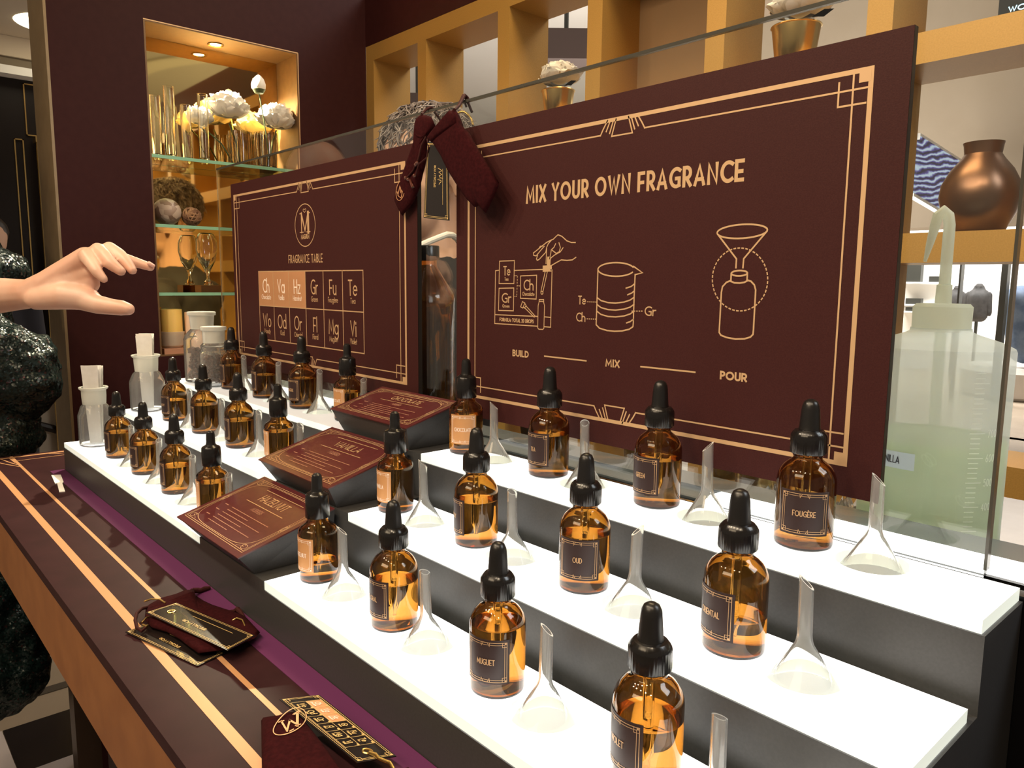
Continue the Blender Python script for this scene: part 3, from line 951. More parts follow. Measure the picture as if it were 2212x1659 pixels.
def bottle(x, y, z, kind, word, ang, lev, lab, sc=1.0):
    P = BP[kind]
    t = thing('dropper_bottle', lab, 'bottle', (x, y, z + .0003), group='amber dropper bottles on the stepped stand')
    t.scale = (sc, sc, 1.0)
    for key, nm, m in (('outer', 'glass_body', AMBER), ('cap', 'screw_cap', PLASTIC), ('bulb', 'rubber_bulb', RUBBER), ('pip', 'pipette', CLEAR)):
        k2 = (kind if key != 'pip' else '', key)
        if k2 not in BMESH:
            BMESH[k2] = P[key].build(nm, m, t)
        else:
            copy_part(BMESH[k2], t)
    k2 = (kind, round(lev, 3))
    if k2 not in BMESH:
        BMESH[k2] = liquid_mesh(P, lev).build('liquid', AMBER_LIQ, t)
    else:
        copy_part(BMESH[k2], t)
    # wrapped label facing world angle ang
    r = P['r'] + .00025
    zl, hl, wl = (.0125, .0325, .0345) if kind == 'dark' else (.0125, .0330, .0310)
    z1 = zl + hl

    def mp(a, b, k=0.0):
        q = ang + a / r
        return ((r + k) * math.cos(q), (r + k) * math.sin(q), zl + hl / 2 + b)
    lb = MB()
    n = 18
    vs = []
    for k in (0, 1):
        for i in range(n + 1):
            for b_ in (-hl / 2, hl / 2):
                vs.append(mp(-wl / 2 + wl * i / n, b_, -.0002 if k else .0002))
    m2 = 2 * (n + 1)
    fs = []
    for i in range(n):
        a = 2 * i
        fs += [(a, a + 2, a + 3, a + 1), (m2 + a + 1, m2 + a + 3, m2 + a + 2, m2 + a), (a, m2 + a, m2 + a + 2, a + 2), (a + 1, a + 3, m2 + a + 3, m2 + a + 1)]
    lb.add(vs, fs)
    lo_ = lb.build('label', LABEL_D if kind == 'dark' else LABEL_C, t)
    g = MB()
    mq = lambda a, b: mp(a, b, .00045)
    wx, hx = wl / 2 - .0020, hl / 2 - .0018
    wi, hi = wx - .0016, hx - .0016
    g.ribbon([rect(-wx, wx, -hx, hx)], .0004, mq, .002)
    g.ribbon([rect(-wi, wi, -hi, hi)], .0003, mq, .002)
    for sx in (-1, 1):
        for sy in (-1, 1):
            g.ribbon([[(sx * (wx - .0032), sy * hx), (sx * (wx - .0032), sy * (hx - .0032)), (sx * wx, sy * (hx - .0032))]], .0003, mq)
            g.ribbon([[(sx * (wx - .0010), sy * (hx - .0001)), (sx * (wx - .0010), sy * (hx - .0014))]], .0012, mq, None, False)
    for sy in (-1, 1):
        g.ribbon([[(-.0016, sy * hx), (-.0030, sy * (hx - .0028)), (-.0032, sy * hx)], [(.0016, sy * hx), (.0030, sy * (hx - .0028)), (.0032, sy * hx)]], .0004, mq)
    g.ribbon(centre_text(word, 0, -.0019, .0038, .74, .25, wl * .62), .00055, mq, .002)
    g.build('label_print', GOLD_INK if kind == 'dark' else PALE_INK, lo_, smooth=False)
    return t


FUN_GLASS = mat('funnel_glass', (0.975, 0.98, 0.975), 0.02, trans=.90, ior=1.36)
GROUND = mat('ground_glass_rim', (0.92, 0.94, 0.92), 0.5)
FM = MB()
FM.lathe([(.0218, -.0080), (.0225, -.0080), (.0222, -.0070), (.0060, .0195), (.0050, .0225), (.0046, .0260), (.0044, .0635), (.0033, .0635), (.0034, .0255), (.0040, .0220), (.0050, .0190), (.0212, -.0072)], 36, closed=True)
FM.v = [(x, y, z - (.0042 * (1 + x / .0044) if z > .06 else 0)) for x, y, z in FM.v]
FUNNEL = None


def funnel(x, y, z, rz, lab):
    global FUNNEL
    if FUNNEL is None:
        o = FM.build('glass_funnel', FUN_GLASS, angle=.5)
        o.data.materials.append(GROUND)
        for p in o.data.polygons:
            if p.center.z > .052 and abs(p.normal.z) > .45:
                p.material_index = 1
        FUNNEL = o
    else:
        o = FUNNEL.copy()
        COL.objects.link(o)
    o.location = (x, y, z)
    o.rotation_euler = (math.radians(random.uniform(-1.5, 1.5)), math.radians(random.uniform(-1.5, 1.5)), rz)
    tag(o, lab, 'funnel', 'upturned glass funnels in the stand recesses')


def face(x, y, deg):
    """world angle of a label whose centre sits deg degrees (right +) from the camera-facing side"""
    return math.atan2(CAM.y - y, CAM.x - x) + math.radians(deg)


NAMES_R = {3: ['CHOCOLATE', 'TEA', 'GREEN', 'FOUGÈRE'], 2: ['VANILLA', 'WOODY', 'OUD', 'ORIENTAL'], 1: ['HAZELNUT', 'FLORAL', 'MUGUET', 'VIOLET']}
X_R = {1: [.2837, .4178, .5522, .6873], 2: [.2789, .4139, .5498, .6852], 3: [.2816, .4144, .5488, .6833]}
X_L = {1: [.009, -.1246, -.2622, -.4021], 2: [.0004, -.1306, -.268, -.409], 3: [.0196, -.1153, -.2496, -.3831]}
A_R = {3: [-12, -48, -45, -1], 2: [-60, -80, -15, -48], 1: [-61, -61, -24, -54]}
A_L = {3: [-60, -62, -84, -85], 2: [-88, -85, -92, -68], 1: [-97, -90, -75, -85]}
LEV_R = {3: [.0440, .0425, .0420, .0140], 2: [.0480, .0430, .0455, .0250], 1: [.0200, .0410, .0500, .0400]}
LEV_L = {3: [.0400, .0460, .0380, .0420], 2: [.0440, .0400, .0450, .0360], 1: [.0430, .0380, .0460, .0420]}
STEPN = {1: 'front', 2: 'middle', 3: 'back'}
ORD = ['leftmost', 'second from left', 'third from left', 'fourth from left']
for row in (3, 2, 1):
    y, z = (row - 1) * SD + BY, (row - 1) * SH
    for k in range(4):
        nm = NAMES_R[row][k]
        kind = 'copper' if k == 0 else 'dark'
        x = X_R[row][k]
        bottle(x, y, z, kind, nm, face(x, y, A_R[row][k]), LEV_R[row][k], 'amber dropper bottle, %s label %s, right half of %s step' % ('copper' if k == 0 else 'dark', nm, STEPN[row]), 1.0 if k < 3 else 1.03)
        funnel(HX_R[k], (row - 1) * SD + .047, z, face(HX_R[k], y, random.choice([180, 165, 195, 90, 270])) if not (row, k) in ((3, 0), (3, 3), (2, 3), (1, 2)) else face(HX_R[k], y, 90),
               'upturned clear glass funnel just right of the %s bottle on the right half' % nm)
    for k in range(4):
        kind = 'copper' if k == 0 else 'dark'
        x = X_L[row][k]
        nm = [NAMES_R[row][0]] + NAMES_R[row][:0:-1]
        pos = 3 - k
        lab = ('amber dropper bottle, copper label, beside sloped %s box, left half of %s step' % (nm[0], STEPN[row])) if k == 0 else \
            'amber dropper bottle, dark label, %s on left half of %s step' % (ORD[pos], STEPN[row])
        bottle(x, y, z, kind, nm[k], face(x, y, A_L[row][k]), LEV_L[row][k], lab)
        funnel(HX_L[k], (row - 1) * SD + .047, z, face(HX_L[k], y, random.choice([180, 165, 195])),
               'upturned glass funnel right of %s bottle, left half of %s step' % ('the copper labelled' if k == 0 else 'the ' + ORD[pos], STEPN[row]))

# ================================================================== THE TWO SIGNS
BY0, BY1 = .2700, .2762         # sign front and back faces
PRN = BY0 - .0004


def bp(a, b):
    return (a, PRN, b)


def px(u, v):
    p = on_y(u, v, PRN)
    return (p.x, p.z)


G_THIN, G_THICK = .0014, .0036
# large sign
sg = thing('sign_board', 'large brown sign reading MIX YOUR OWN FRAGRANCE with three gold diagrams', 'sign', (0, 0, 0), group='brown signs on the glass screen')
MB().box(.2143, .7205, BY0, BY1, .132, .4672).build('board', BLACK_EDGE, sg, smooth=False)
MB().box(.2143, .7205, BY0 - .0002, BY0 + .0004, .132, .4672).build('printed_face', BROWN, sg, smooth=False)
th, tn, bl = deco_frame(.2375, .6935, .1568, .4440)
b = MB().ribbon(th, G_THICK, bp).ribbon(tn, G_THIN, bp)
for q in bl:
    b.add([bp(x_, z_)[:1] + (PRN - .00013,) + bp(x_, z_)[2:] for x_, z_ in ((q[0], q[2]), (q[1], q[2]), (q[1], q[3]), (q[0], q[3]))], [(0, 1, 2, 3)])
b.build('gold_border', GOLD_INK, sg, smooth=False)


def sign_text(txt, pl, pr_, ptop, wid, name, parent, gap=.2, m=GOLD_INK):
    a, c, t_ = px(*pl), px(*pr_), px(*ptop)
    z0 = (a[1] + c[1]) / 2
    return MB().ribbon(fit_text(txt, a[0] + wid / 2, c[0] - wid / 2, z0 + wid / 2, t_[1] - a[1] - wid, gap), wid, bp).build(name, m, parent, smooth=False)


sign_text('MIX YOUR OWN FRAGRANCE', (1136, 441), (1607, 391), (1137, 403), .0032, 'title_lettering', sg, .36)
sign_text('BUILD', (1107, 769.5), (1142, 773), (1107, 755), .0016, 'caption_lettering', sg, .28)
sign_text('MIX', (1307.6, 791.9), (1338.4, 795.1), (1308, 775), .0016, 'caption_lettering', sg, .28)
sign_text('POUR', (1554.7, 819.3), (1613.3, 825.8), (1556, 800.7), .0017, 'caption_lettering', sg, .28)
for q in ([px(1176.3, 769.3), px(1266, 779.5)], [px(1384.4, 791.9), px(1501, 804)]):
    MB().ribbon([q], .0015, bp).build('caption_rule', GOLD_INK, sg, smooth=False)


def c6(*pts):
    return [px(1040 + a / 4.6075, 480 + b / 4.6075) for a, b in pts]


def c7(*pts):
    return [px(1480 + a / 4.1475, 460 + b / 4.1475) for a, b in pts]


def dash(p, q, n):
    return [[(p[0] + (q[0] - p[0]) * (k + .1) / n, p[1] + (q[1] - p[1]) * (k + .1) / n), (p[0] + (q[0] - p[0]) * (k + .7) / n, p[1] + (q[1] - p[1]) * (k + .7) / n)] for k in range(n)]


def cellbox(p, q, r_, s):
    return c6(p, q, r_, s, p)


L_ = [c6((175, 478), (140, 483), (132, 1008), (560, 1035)), c6((625, 1040), (688, 1045), (703, 475), (690, 475)), c6((330, 480), (620, 470)),
      c6((135, 920), (560, 938)), c6((628, 942), (688, 947)),
      cellbox((180, 388), (328, 382), (323, 610), (175, 610)), cellbox((175, 658), (322, 655), (318, 882), (170, 878)), cellbox((390, 535), (550, 528), (545, 765), (388, 757))]
b = MB().ribbon(L_, .0011, bp)
d_ = []
for p, q, n in (((330, 532), (358, 532), 2), ((358, 532), (352, 738), 7), ((352, 738), (325, 738), 2), ((358, 632), (388, 635), 2)):
    a, c = c6(p, q)
    d_ += dash(a, c, n)
b.ribbon(d_, .0009, bp, None, False)
# bottle, scoop and dropper
b.ribbon([c6((575, 770), (620, 770), (620, 790), (575, 788), (575, 770)), c6((575, 790), (565, 830), (560, 1050), (570, 1065), (612, 1067), (622, 1055), (628, 830), (618, 790)),
          c6((408, 790), (432, 805), (412, 855), (390, 842), (408, 790)), c6((432, 808), (445, 830), (428, 855), (415, 845)), c6((445, 835), (538, 938)), c6((430, 852), (525, 945)),
          c6((635, 490), (592, 690)), c6((657, 490), (612, 695)), [px(1040 + a / 4.6075, 480 + c / 4.6075) for a, c in arc(602, 702, 11, 15, 0, 360, 12)]], .0010, bp)
b.ribbon([c6((672, 368), (668, 432))], .0052, bp)
b.ribbon([c6((655, 430), (655, 492))], .0135, bp, None, False)
# the hand outline
b.ribbon([c6((935, 202), (895, 202), (850, 185), (800, 140), (762, 125), (745, 140), (715, 170), (700, 175), (650, 200), (600, 240), (545, 285), (518, 305), (520, 330), (545, 335), (590, 280), (625, 240)),
          c6((700, 175), (665, 215), (650, 250), (640, 300), (575, 370), (555, 380), (548, 365), (560, 330)), c6((650, 260), (643, 410)), c6((610, 238), (585, 240), (572, 262)),
          c6((738, 215), (722, 250), (695, 275), (690, 310), (678, 365)), c6((772, 205), (785, 250), (775, 295), (745, 310), (705, 280)), c6((812, 255), (785, 295), (730, 325), (692, 355), (685, 375)),
          c6((940, 350), (905, 375), (850, 380), (795, 375), (740, 405), (690, 435), (680, 430))], .0011, bp)
# words inside the little cards
for txt, x0, y0, x1, top in (('Te', 222, 525, 284, 442), ('Gr', 206, 795, 290, 710), ('Ch', 424, 672, 514, 578)):
    p0, p1, p2 = c6((x0, y0), (x1, y0 + 1), (x0, top))
    b.ribbon(fit_text(txt, p0[0], p1[0], p0[1], p2[1] - p0[1]), .0014, bp)
for txt, x0, y0, x1, top in (('Tea', 232, 580, 266, 553), ('Green', 210, 846, 278, 818), ('Chocolate', 407, 728, 527, 696)):
    p0, p1, p2 = c6((x0, y0), (x1, y0 + 1), (x0, top))
    b.ribbon(fit_text(txt, p0[0], p1[0], p0[1], p2[1] - p0[1]), .0006, bp)
p0, p1, p2 = c6((182, 982), (518, 998), (182, 952))
b.ribbon(fit_text('FORMULA: TOTAL 20 DROPS', p0[0], p1[0], p0[1], p2[1] - p0[1]), .0008, bp)
b.build('build_diagram', GOLD_INK, sg, smooth=False)
# beaker
b = MB()
b.ribbon([c6(*([(a, 940 - c) for a, c in arc(1340, 470, 180, 68, 180, 20, 14)])), c6((1515, 440), (1603, 503), (1530, 522)), c6(*[(a, 470 - (c - 470)) for a, c in arc(1340, 470, 180, 68, 180, 335, 14)]),
          c6((1160, 465), (1150, 800), (1142, 1020), (1175, 1055), (1250, 1078), (1325, 1085), (1400, 1082), (1470, 1066), (1508, 1040), (1512, 1000), (1520, 740), (1530, 522))], .0014, bp)
for yy in (0, 70, 138):
    b.ribbon([c6((1152, 750 + yy), (1190, 780 + yy), (1260, 800 + yy), (1335, 805 + yy), (1420, 795 + yy), (1480, 775 + yy), (1518, 748 + yy))], .0013, bp)
b.ribbon([c6((1440, 656), (1490, 640), (1522, 615)), c6((1456, 722), (1495, 705), (1520, 685)), c6((1445, 1002), (1480, 990), (1510, 968))], .0013, bp)
d_ = []
for p, q in (((1052, 792), (1152, 795)), ((1046, 962), (1148, 965)), ((1492, 885), (1610, 885))):
    a, c = c6(p, q)
    d_ += dash(a, c, 5)
b.ribbon(d_, .0010, bp, None, False)
for txt, x0, y0, x1, top in (('Te', 966, 812, 1036, 736), ('Ch', 947, 982, 1030, 904), ('Gr', 1628, 925, 1730, 842)):
    p0, p1, p2 = c6((x0, y0), (x1, y0 + 1), (x0, top))
    b.ribbon(fit_text(txt, p0[0], p1[0], p0[1], p2[1] - p0[1]), .0012, bp)
b.build('mix_diagram', GOLD_INK, sg, smooth=False)
b = MB()
b.ribbon([c7(*[(512 + 225 * math.cos(q) + 0, 165 - 62 * math.sin(q) - 14 * math.cos(q)) for q in [2 * PI * k / 40 for k in range(41)]]),
          c7((295, 195), (460, 412), (455, 490)), c7((732, 165), (525, 410), (518, 490)),
          c7(*[(486 + 72 * math.cos(q), 540 - 24 * math.sin(q) - 2 * math.cos(q)) for q in [2 * PI * k / 24 for k in range(25)]]),
          c7((413, 545), (410, 612)), c7((558, 540), (554, 608)), c7((410, 612), (440, 626), (490, 628), (530, 622), (554, 608)),
          c7((410, 605), (370, 622), (335, 660), (325, 710), (305, 1070), (320, 1095), (370, 1115), (450, 1130), (530, 1128), (585, 1112), (608, 1088), (612, 1050), (632, 690), (620, 645), (590, 612), (556, 602))], .0014, bp)
ring = [c7((492 + 248 * math.cos(q), 596 - 282 * math.sin(q)))[0] for q in [2 * PI * k / 132 for k in range(133)]]
b.ribbon([ring[k:k + 3] for k in range(0, 131, 3)], .0011, bp, None, False)
b.build('pour_diagram', GOLD_INK, sg, smooth=False)

# left sign with the table of fragrances
sf = thing('sign_board', 'brown sign reading FRAGRANCE TABLE with oval emblem and two rows of cells', 'sign', (0, 0, 0), group='brown signs on the glass screen')
MB().box(-.4560, .1335, BY0, BY1, .136, .4640).build('board', BLACK_EDGE, sf, smooth=False)
MB().box(-.4560, .1335, BY0 - .0002, BY0 + .0004, .136, .4640).build('printed_face', BROWN, sf, smooth=False)
th, tn, bl = deco_frame(-.4430, .1060, .1568, .4425)
b = MB().ribbon(th, G_THICK, bp).ribbon(tn, G_THIN, bp)
for q in bl:
    b.add([bp(x_, z_)[:1] + (PRN - .00013,) + bp(x_, z_)[2:] for x_, z_ in ((q[0], q[2]), (q[1], q[2]), (q[1], q[3]), (q[0], q[3]))], [(0, 1, 2, 3)])
b.build('gold_border', GOLD_INK, sf, smooth=False)
LOGO_M = [[(.17, .02), (.17, .98)], [(.17, .98), (.50, .10), (.83, .98)], [(.83, .98), (.83, .02)]]
LOGO_S = [[(0, .02), (.34, .02)], [(.66, .02), (1, .02)], [(0, .98), (.22, .98)], [(.78, .98), (1, .98)]]
HEART = [[(.5, .0), (.12, .45), (.1, .8), (.3, .95), (.5, .7), (.7, .95), (.9, .8), (.88, .45), (.5, .0)]]


def logo(b, cx, cz, w_, h_, mp, k=1.0, word=True):
    b.ribbon([arc(cx, cz, w_ / 2, h_ / 2, 0, 360, 48)], .0014 * k, mp)
    s_ = lambda L, x0, z0, sw, sh: [[(x0 + p * sw, z0 + q * sh) for p, q in ln] for ln in L]
    mw, mh = w_ * .50, h_ * .46
    x0, z0 = cx - mw / 2, cz - h_ * .17
    M_ = s_(LOGO_M, x0, z0, mw, mh)
    b.ribbon([M_[0]], .0030 * k, mp)
    b.ribbon([M_[1]], .0042 * k, mp)
    b.ribbon([M_[2]], .0062 * k, mp)
    b.ribbon(s_(LOGO_S, x0, z0, mw, mh), .0014 * k, mp)
    b.ribbon(s_(HEART, cx - w_ * .09, cz + h_ * .30, w_ * .18, h_ * .09), .0010 * k, mp)
    if word:
        b.ribbon(centre_text('MAGNUM', cx, cz - h_ * .315, h_ * .10, .8, .25, w_ * .66), .0013 * k, mp)


b = MB()
logo(b, -.1703, .3772, .067, .065, bp)
b.build('emblem', GOLD_INK, sf, smooth=False)
MB().ribbon(fit_text('FRAGRANCE TABLE', -.2295, -.1165, .3200, .0118, .32), .0016, bp).build('title_lettering', GOLD_INK, sf, smooth=False)
GX0, GX1, GZ0, GZ1 = -.3480, .0004, .1890, .3066
cw, ch = (GX1 - GX0) / 6, (GZ1 - GZ0) / 2
b = MB()
b.ribbon([rect(GX0, GX1, GZ0, GZ1), [(GX0, GZ0 + ch), (GX1, GZ0 + ch)]] + [[(GX0 + cw * k, GZ0), (GX0 + cw * k, GZ1)] for k in range(1, 6)], .0016, bp)
b.build('table_grid', GOLD_INK, sf, smooth=False)
b = MB()
for k in range(3):
    b.add([(x, PRN + .0001, z) for x, z in ((GX0 + cw * k, GZ0 + ch), (GX0 + cw * (k + 1), GZ0 + ch), (GX0 + cw * (k + 1), GZ1), (GX0 + cw * k, GZ1))], [(0, 1, 2, 3)])
b.build('copper_cells', COPPER_INK, sf, smooth=False)
CELLS = [[('Ch', 'Chocolate'), ('Va', 'Vanilla'), ('Hz', 'Hazelnut'), ('Gr', 'Green'), ('Fu', 'Fougère'), ('Te', 'Tea')],
         [('Wo', 'Woody'), ('Od', 'Oud'), ('Or', 'Oriental'), ('Fl', 'Floral'), ('Mg', 'Muguet'), ('Vi', 'Violet')]]


def cell_text(parent, mp, x0, z1, cw, ch, w1, w2, gold, pale):
    for r_ in range(2):
        for k in range(6):
            s_, nm = CELLS[r_][k]
            cx, zz = x0 + cw * (k + .5), z1 - ch * r_
            tb = MB().ribbon(centre_text(s_, cx, zz - ch * .60, ch * .36, .88, .2, cw * .74), w1, mp)
            tb.ribbon(centre_text(nm, cx, zz - ch * .80, ch * .125, .92, .16, cw * .84), w2, mp)
            tb.build('cell_lettering', pale if r_ == 0 and k < 3 else gold, parent, smooth=False)


cell_text(sf, bp, GX0, GZ1, cw, ch, .0022, .0009, GOLD_INK, PALE_INK)

# ================================================================== JARS, WASH BOTTLE, THINGS BEHIND THE GLASS


def z_at(x, y, v):
    A = Vector((x - CAM.x, y - CAM.y, 0))
    k = (H / 2 - v) / FPX
    return CAM.z + (k * A.dot(_f) - A.dot(_u)) / (_u.z - k * _f.z)


def flared_jar(name, lab, loc, R, h_, neck_r, rim_r, group=None, stopper=False, body_h=.64):
    t = thing(name, lab, 'jar', loc, group=group)
    hb = h_ * body_h
    MB().lathe([(0, .001), (R - .004, 0), (R - .0008, .002), (R, .006), (R, hb - .012), (R - .003, hb - .004), (neck_r + .004, hb + .003), (neck_r, hb + .007), (neck_r - .002, hb + .007), (neck_r + .002, hb + .001), (R - .0055, hb - .006),
                (R - .0016, hb - .0125), (R - .0016, .006), (R - .006, .0030), (0, .0034)], 40).build('glass_body', mat('jar_glass', (0.97, 0.98, 0.975), 0.01, trans=.93, ior=1.33), t)
    if not stopper:
        MB().lathe([(neck_r - .002, hb + .0072), (neck_r, hb + .0072), (neck_r + .0004, hb + .012), (neck_r + .001, h_ - .016), (rim_r - .0026, h_ - .006), (rim_r + .0006, h_ - .0035), (rim_r + .0012, h_ - .001), (rim_r, h_), (rim_r - .003, h_ - .0005), (neck_r - .001, h_ - .015), (neck_r - .0016, hb + .012)], 40, closed=True).build('frosted_neck', FROST, t)
    else:
        MB().lathe([(0, hb + .0074), (neck_r - .0005, hb + .0074), (rim_r - .0028, h_ - .0075), (rim_r, h_ - .0065), (rim_r + .0004, h_ - .0015), (rim_r - .001, h_), (0, h_)], 40).build('frosted_stopper', FROST, t)
    return t


def jar_at(u, v, z, R):
    p = on_z(u, v, z)
    d = Vector((p.x - CAM.x, p.y - CAM.y, 0)).normalized()
    return (p.x + d.x * R, p.y + d.y * R, z + .0003)


j1 = jar_at(213, 963.5, 0, .0275)
j1 = (-.5240, .0400, .0003)
flared_jar('strip_jar', 'clear open jar of white paper strips on the front step', j1, .0275, .104, .0185, .0222, 'jars of paper strips')
j2 = (-.5400, SD + .0400, SH + .0003)
flared_jar('strip_jar', 'clear open jar of white paper strips on the middle step', j2, .0300, .104, .0195, .0235, 'jars of paper strips')
PAPER2 = noise_mat('paper_strip', (0.92, 0.91, 0.88), (0.86, 0.84, 0.80), 80, 0.8)
for (jx, jy, jz), top, cnt, nm in ((j1, .142, 7, 'front'), (j2, .142, 6, 'middle')):
    for k in range(cnt):
        dx = (k - cnt / 2 + .5) * .0026
        zz = jz + .0055
        wv = .0135 if nm == 'middle' else .0138
        tl = (k - cnt / 2 + .5) * .0012
        hh = top - .006 + random.uniform(-.004, .002)
        vs = []
        n = 6
        for i in range(n + 1):
            e = i / n
            ww = wv * (.72 + .28 * e) * (1 if nm == 'front' or e > .6 else .95)
            for sx in (-1, 1):
                for th_ in (0, .0006):
                    vs.append((dx * (.35 + .65 * e) + th_ + tl * e, sx * ww, zz + hh * e))
        fs = []
        for i in range(n):
            a = i * 4
            fs += [(a, a + 4, a + 6, a + 2), (a + 1, a + 3, a + 7, a + 5), (a, a + 1, a + 5, a + 4), (a + 2, a + 6, a + 7, a + 3)]
        fs += [(0, 2, 3, 1), (n * 4, n * 4 + 1, n * 4 + 3, n * 4 + 2)]
        o = MB().add(vs, fs).build('paper_strip', PAPER2, smooth=False, loc=(jx, jy, 0))
        o.rotation_euler = (0, 0, math.radians(-36 + 5 * (k % 3)))
        tag(o, 'white paper scent strip in the open jar on the %s step' % nm, 'paper strip', 'paper strips in the %s step jar' % nm)

ja = (-.5080, 2 * SD + .0395, 2 * SH + .0003)
jb = (-.4345, 2 * SD + .0330, 2 * SH + .0003)
flared_jar('coffee_jar', 'taller stoppered glass jar half full of coffee beans on the back step', ja, .0335, .132, .0205, .0250, 'stoppered jars of coffee beans', True, .70)
flared_jar('coffee_jar', 'shorter stoppered glass jar of coffee beans in front of the taller one', jb, .0255, .108, .0190, .0222, 'stoppered jars of coffee beans', True, .66)
BEAN = noise_mat('coffee_bean', (0.10, 0.04, 0.025), (0.17, 0.075, 0.045), 200, 0.4)
for (jx, jy, jz), R, hh, nm in ((ja, .0290, .055, 'taller'), (jb, .0215, .046, 'shorter')):
    b = MB()
    rnd = random.Random(4)
    for k in range(int(330 * (R / .03) ** 2)):
        q, rr = rnd.uniform(0, 2 * PI), R * math.sqrt(rnd.uniform(.25, 1)) - .0045
        b.ball((rr * math.cos(q), rr * math.sin(q), .0095 + rnd.uniform(0, hh)), .0046, .0034, .0028, 7, 4, Matrix.Rotation(rnd.uniform(0, PI), 3, Vector((rnd.gauss(0, 1), rnd.gauss(0, 1), rnd.gauss(0, 1))).normalized()))
    o = b.build('coffee_beans', BEAN, loc=(jx, jy, jz))
    tag(o, 'dark roasted coffee beans filling the %s stoppered jar' % nm, 'coffee beans', kind='stuff')

# translucent lab wash bottle


def milky(name, col, tr, absorb):
    m = bpy.data.materials.new(name)
    m.use_nodes = True
    nt = m.node_tree
    nt.nodes.clear()
    out = nt.nodes.new('ShaderNodeOutputMaterial')
    mx, mx2 = nt.nodes.new('ShaderNodeMixShader'), nt.nodes.new('ShaderNodeMixShader')
    tp, tl, df = nt.nodes.new('ShaderNodeBsdfTransparent'), nt.nodes.new('ShaderNodeBsdfTranslucent'), nt.nodes.new('ShaderNodeBsdfPrincipled')
    tp.inputs[0].default_value = (*absorb, 1)
    tl.inputs[0].default_value = (*col, 1)
    df.inputs['Base Color'].default_value = (*col, 1)
    df.inputs['Roughness'].default_value = 0.28
    mx2.inputs[0].default_value = 0.32
    nt.links.new(tl.outputs[0], mx2.inputs[1])
    nt.links.new(df.outputs[0], mx2.inputs[2])
    mx.inputs[0].default_value = tr
    nt.links.new(mx2.outputs[0], mx.inputs[1])
    nt.links.new(tp.outputs[0], mx.inputs[2])
    nt.links.new(mx.outputs[0], out.inputs[0])
    MATS[name] = m
    return m


WB = milky('milky_polyethylene', (0.92, 0.97, 0.975), .34, (0.95, 0.985, 0.985))
WC = milky('milky_cap', (0.90, 0.93, 0.84), .14, (0.95, 0.98, 0.92))
WL = milky('pale_green_liquid', (0.86, 0.96, 0.74), .50, (0.90, 0.985, 0.82))
wy = .4215
wx_ = on_y(2037, 680, wy).x
Z = lambda v: z_at(wx_, wy, v) - .0585
t = thing('wash_bottle', 'tall translucent wash bottle of pale green liquid with bent spout', 'bottle', (wx_, wy, .0585))
wr = .0565
z_sh, z_nk, z_cb, z_ct, z_bo, z_top = Z(752), Z(715), Z(711), Z(655), Z(616), Z(455)
MB().lathe([(0, 0), (wr - .004, 0), (wr, .004), (wr, z_sh - .001), (wr - .001, z_sh + .0015), (wr - .010, z_sh + .0065), (.028, z_nk - .002), (.024, z_nk), (.0235, z_nk + .003)], 56).build('bottle_body', WB, t)
zl = Z(938)
MB().lathe([(0, .002), (wr - .006, .002), (wr - .0018, .006), (wr - .0018, zl), (0, zl)], 48).build('liquid', WL, t)
MB().lathe([(.0225, z_cb), (.0228, z_ct - .003), (.0205, z_ct - .0004), (.0065, z_ct), (.0060, z_bo), (.0048, z_bo + .0008), (0, z_bo + .0008)], 72, wob=lambda a, z: 1 + (.008 * math.cos(36 * a) if z < z_ct - .002 else 0)).build('screw_cap', WC, t)
rw = Vector((_r.x, _r.y, 0)).normalized()
zb_ = z_top
path = [(0, 0, z_bo), (0, 0, zb_ - .030), (0, 0, zb_ - .012), rw * -.0018 + Vector((0, 0, zb_ - .004)), rw * -.006 + Vector((0, 0, zb_)), rw * -.0105 + Vector((0, 0, zb_ - .004)), rw * -.0125 + Vector((0, 0, zb_ - .014)),
        rw * -.0155 + Vector((0, 0, zb_ - .028)), rw * -.0185 + Vector((0, 0, zb_ - .043))]
MB().tube(path, [.0046, .0046, .0045, .0045, .0043, .0042, .0040, .0030, .0013], 14).build('spout_tube', WC, t)
MB().tube([(.002, 0, .012), (.0, 0, z_nk)], .0045, 12).build('dip_tube', milky('pale_dip_tube', (0.96, 0.99, 0.92), .55, (.98, 1, .95)), t)
G['4'] = (.5, [[(.38, 0), (.38, 1), (0, .3), (.5, .3)]])
G['5'] = (.46, [[(.42, 1), (.08, 1), (.03, .55)] + arc(.2, .32, .26, .32, 110, -140, 10)])
G['6'] = (.48, [[(.34, 1), (.04, .4)] + arc(.24, .28, .22, .28, 150, -210, 14)])
G['7'] = (.46, [[(0, 1), (.46, 1), (.14, 0)]])
wb_m = lambda ang0, r_: (lambda a, c: (r_ * math.cos(ang0 + a / r_), r_ * math.sin(ang0 + a / r_), c))
camaz = math.atan2(CAM.y - wy, CAM.x - wx_)
mk = MB()
m_ = wb_m(camaz + math.radians(29), wr + .0003)
zz = [Z(760 + 0) + (Z(1150) - Z(760)) * k / 40 for k in range(41)]
for k in range(3, 41):
    z_ = zz[k]
    mk.ribbon([[(0 if k % 5 else -.001, z_), (.0075 if k % 5 else .0115, z_)]], .0008, m_, .002)
    if k % 5 == 0 and k // 5 in (3, 4, 5, 6):
        mk.ribbon([[(p + .0145, q - .003) for p, q in ln] for ln in centre_text({3: '700', 4: '600', 5: '500', 6: '400'}[k // 5], .0045, z_, .0058, .7, .3)], .0007, m_, .002)
mk.build('graduation_marks', mat('raised_white_marks', (0.92, 0.96, 0.90), 0.5), t, smooth=False)
m2_ = wb_m(camaz + math.radians(-33), wr + .0006)
zla, zlb = Z(992), Z(958)
sv = MB()
n = 16
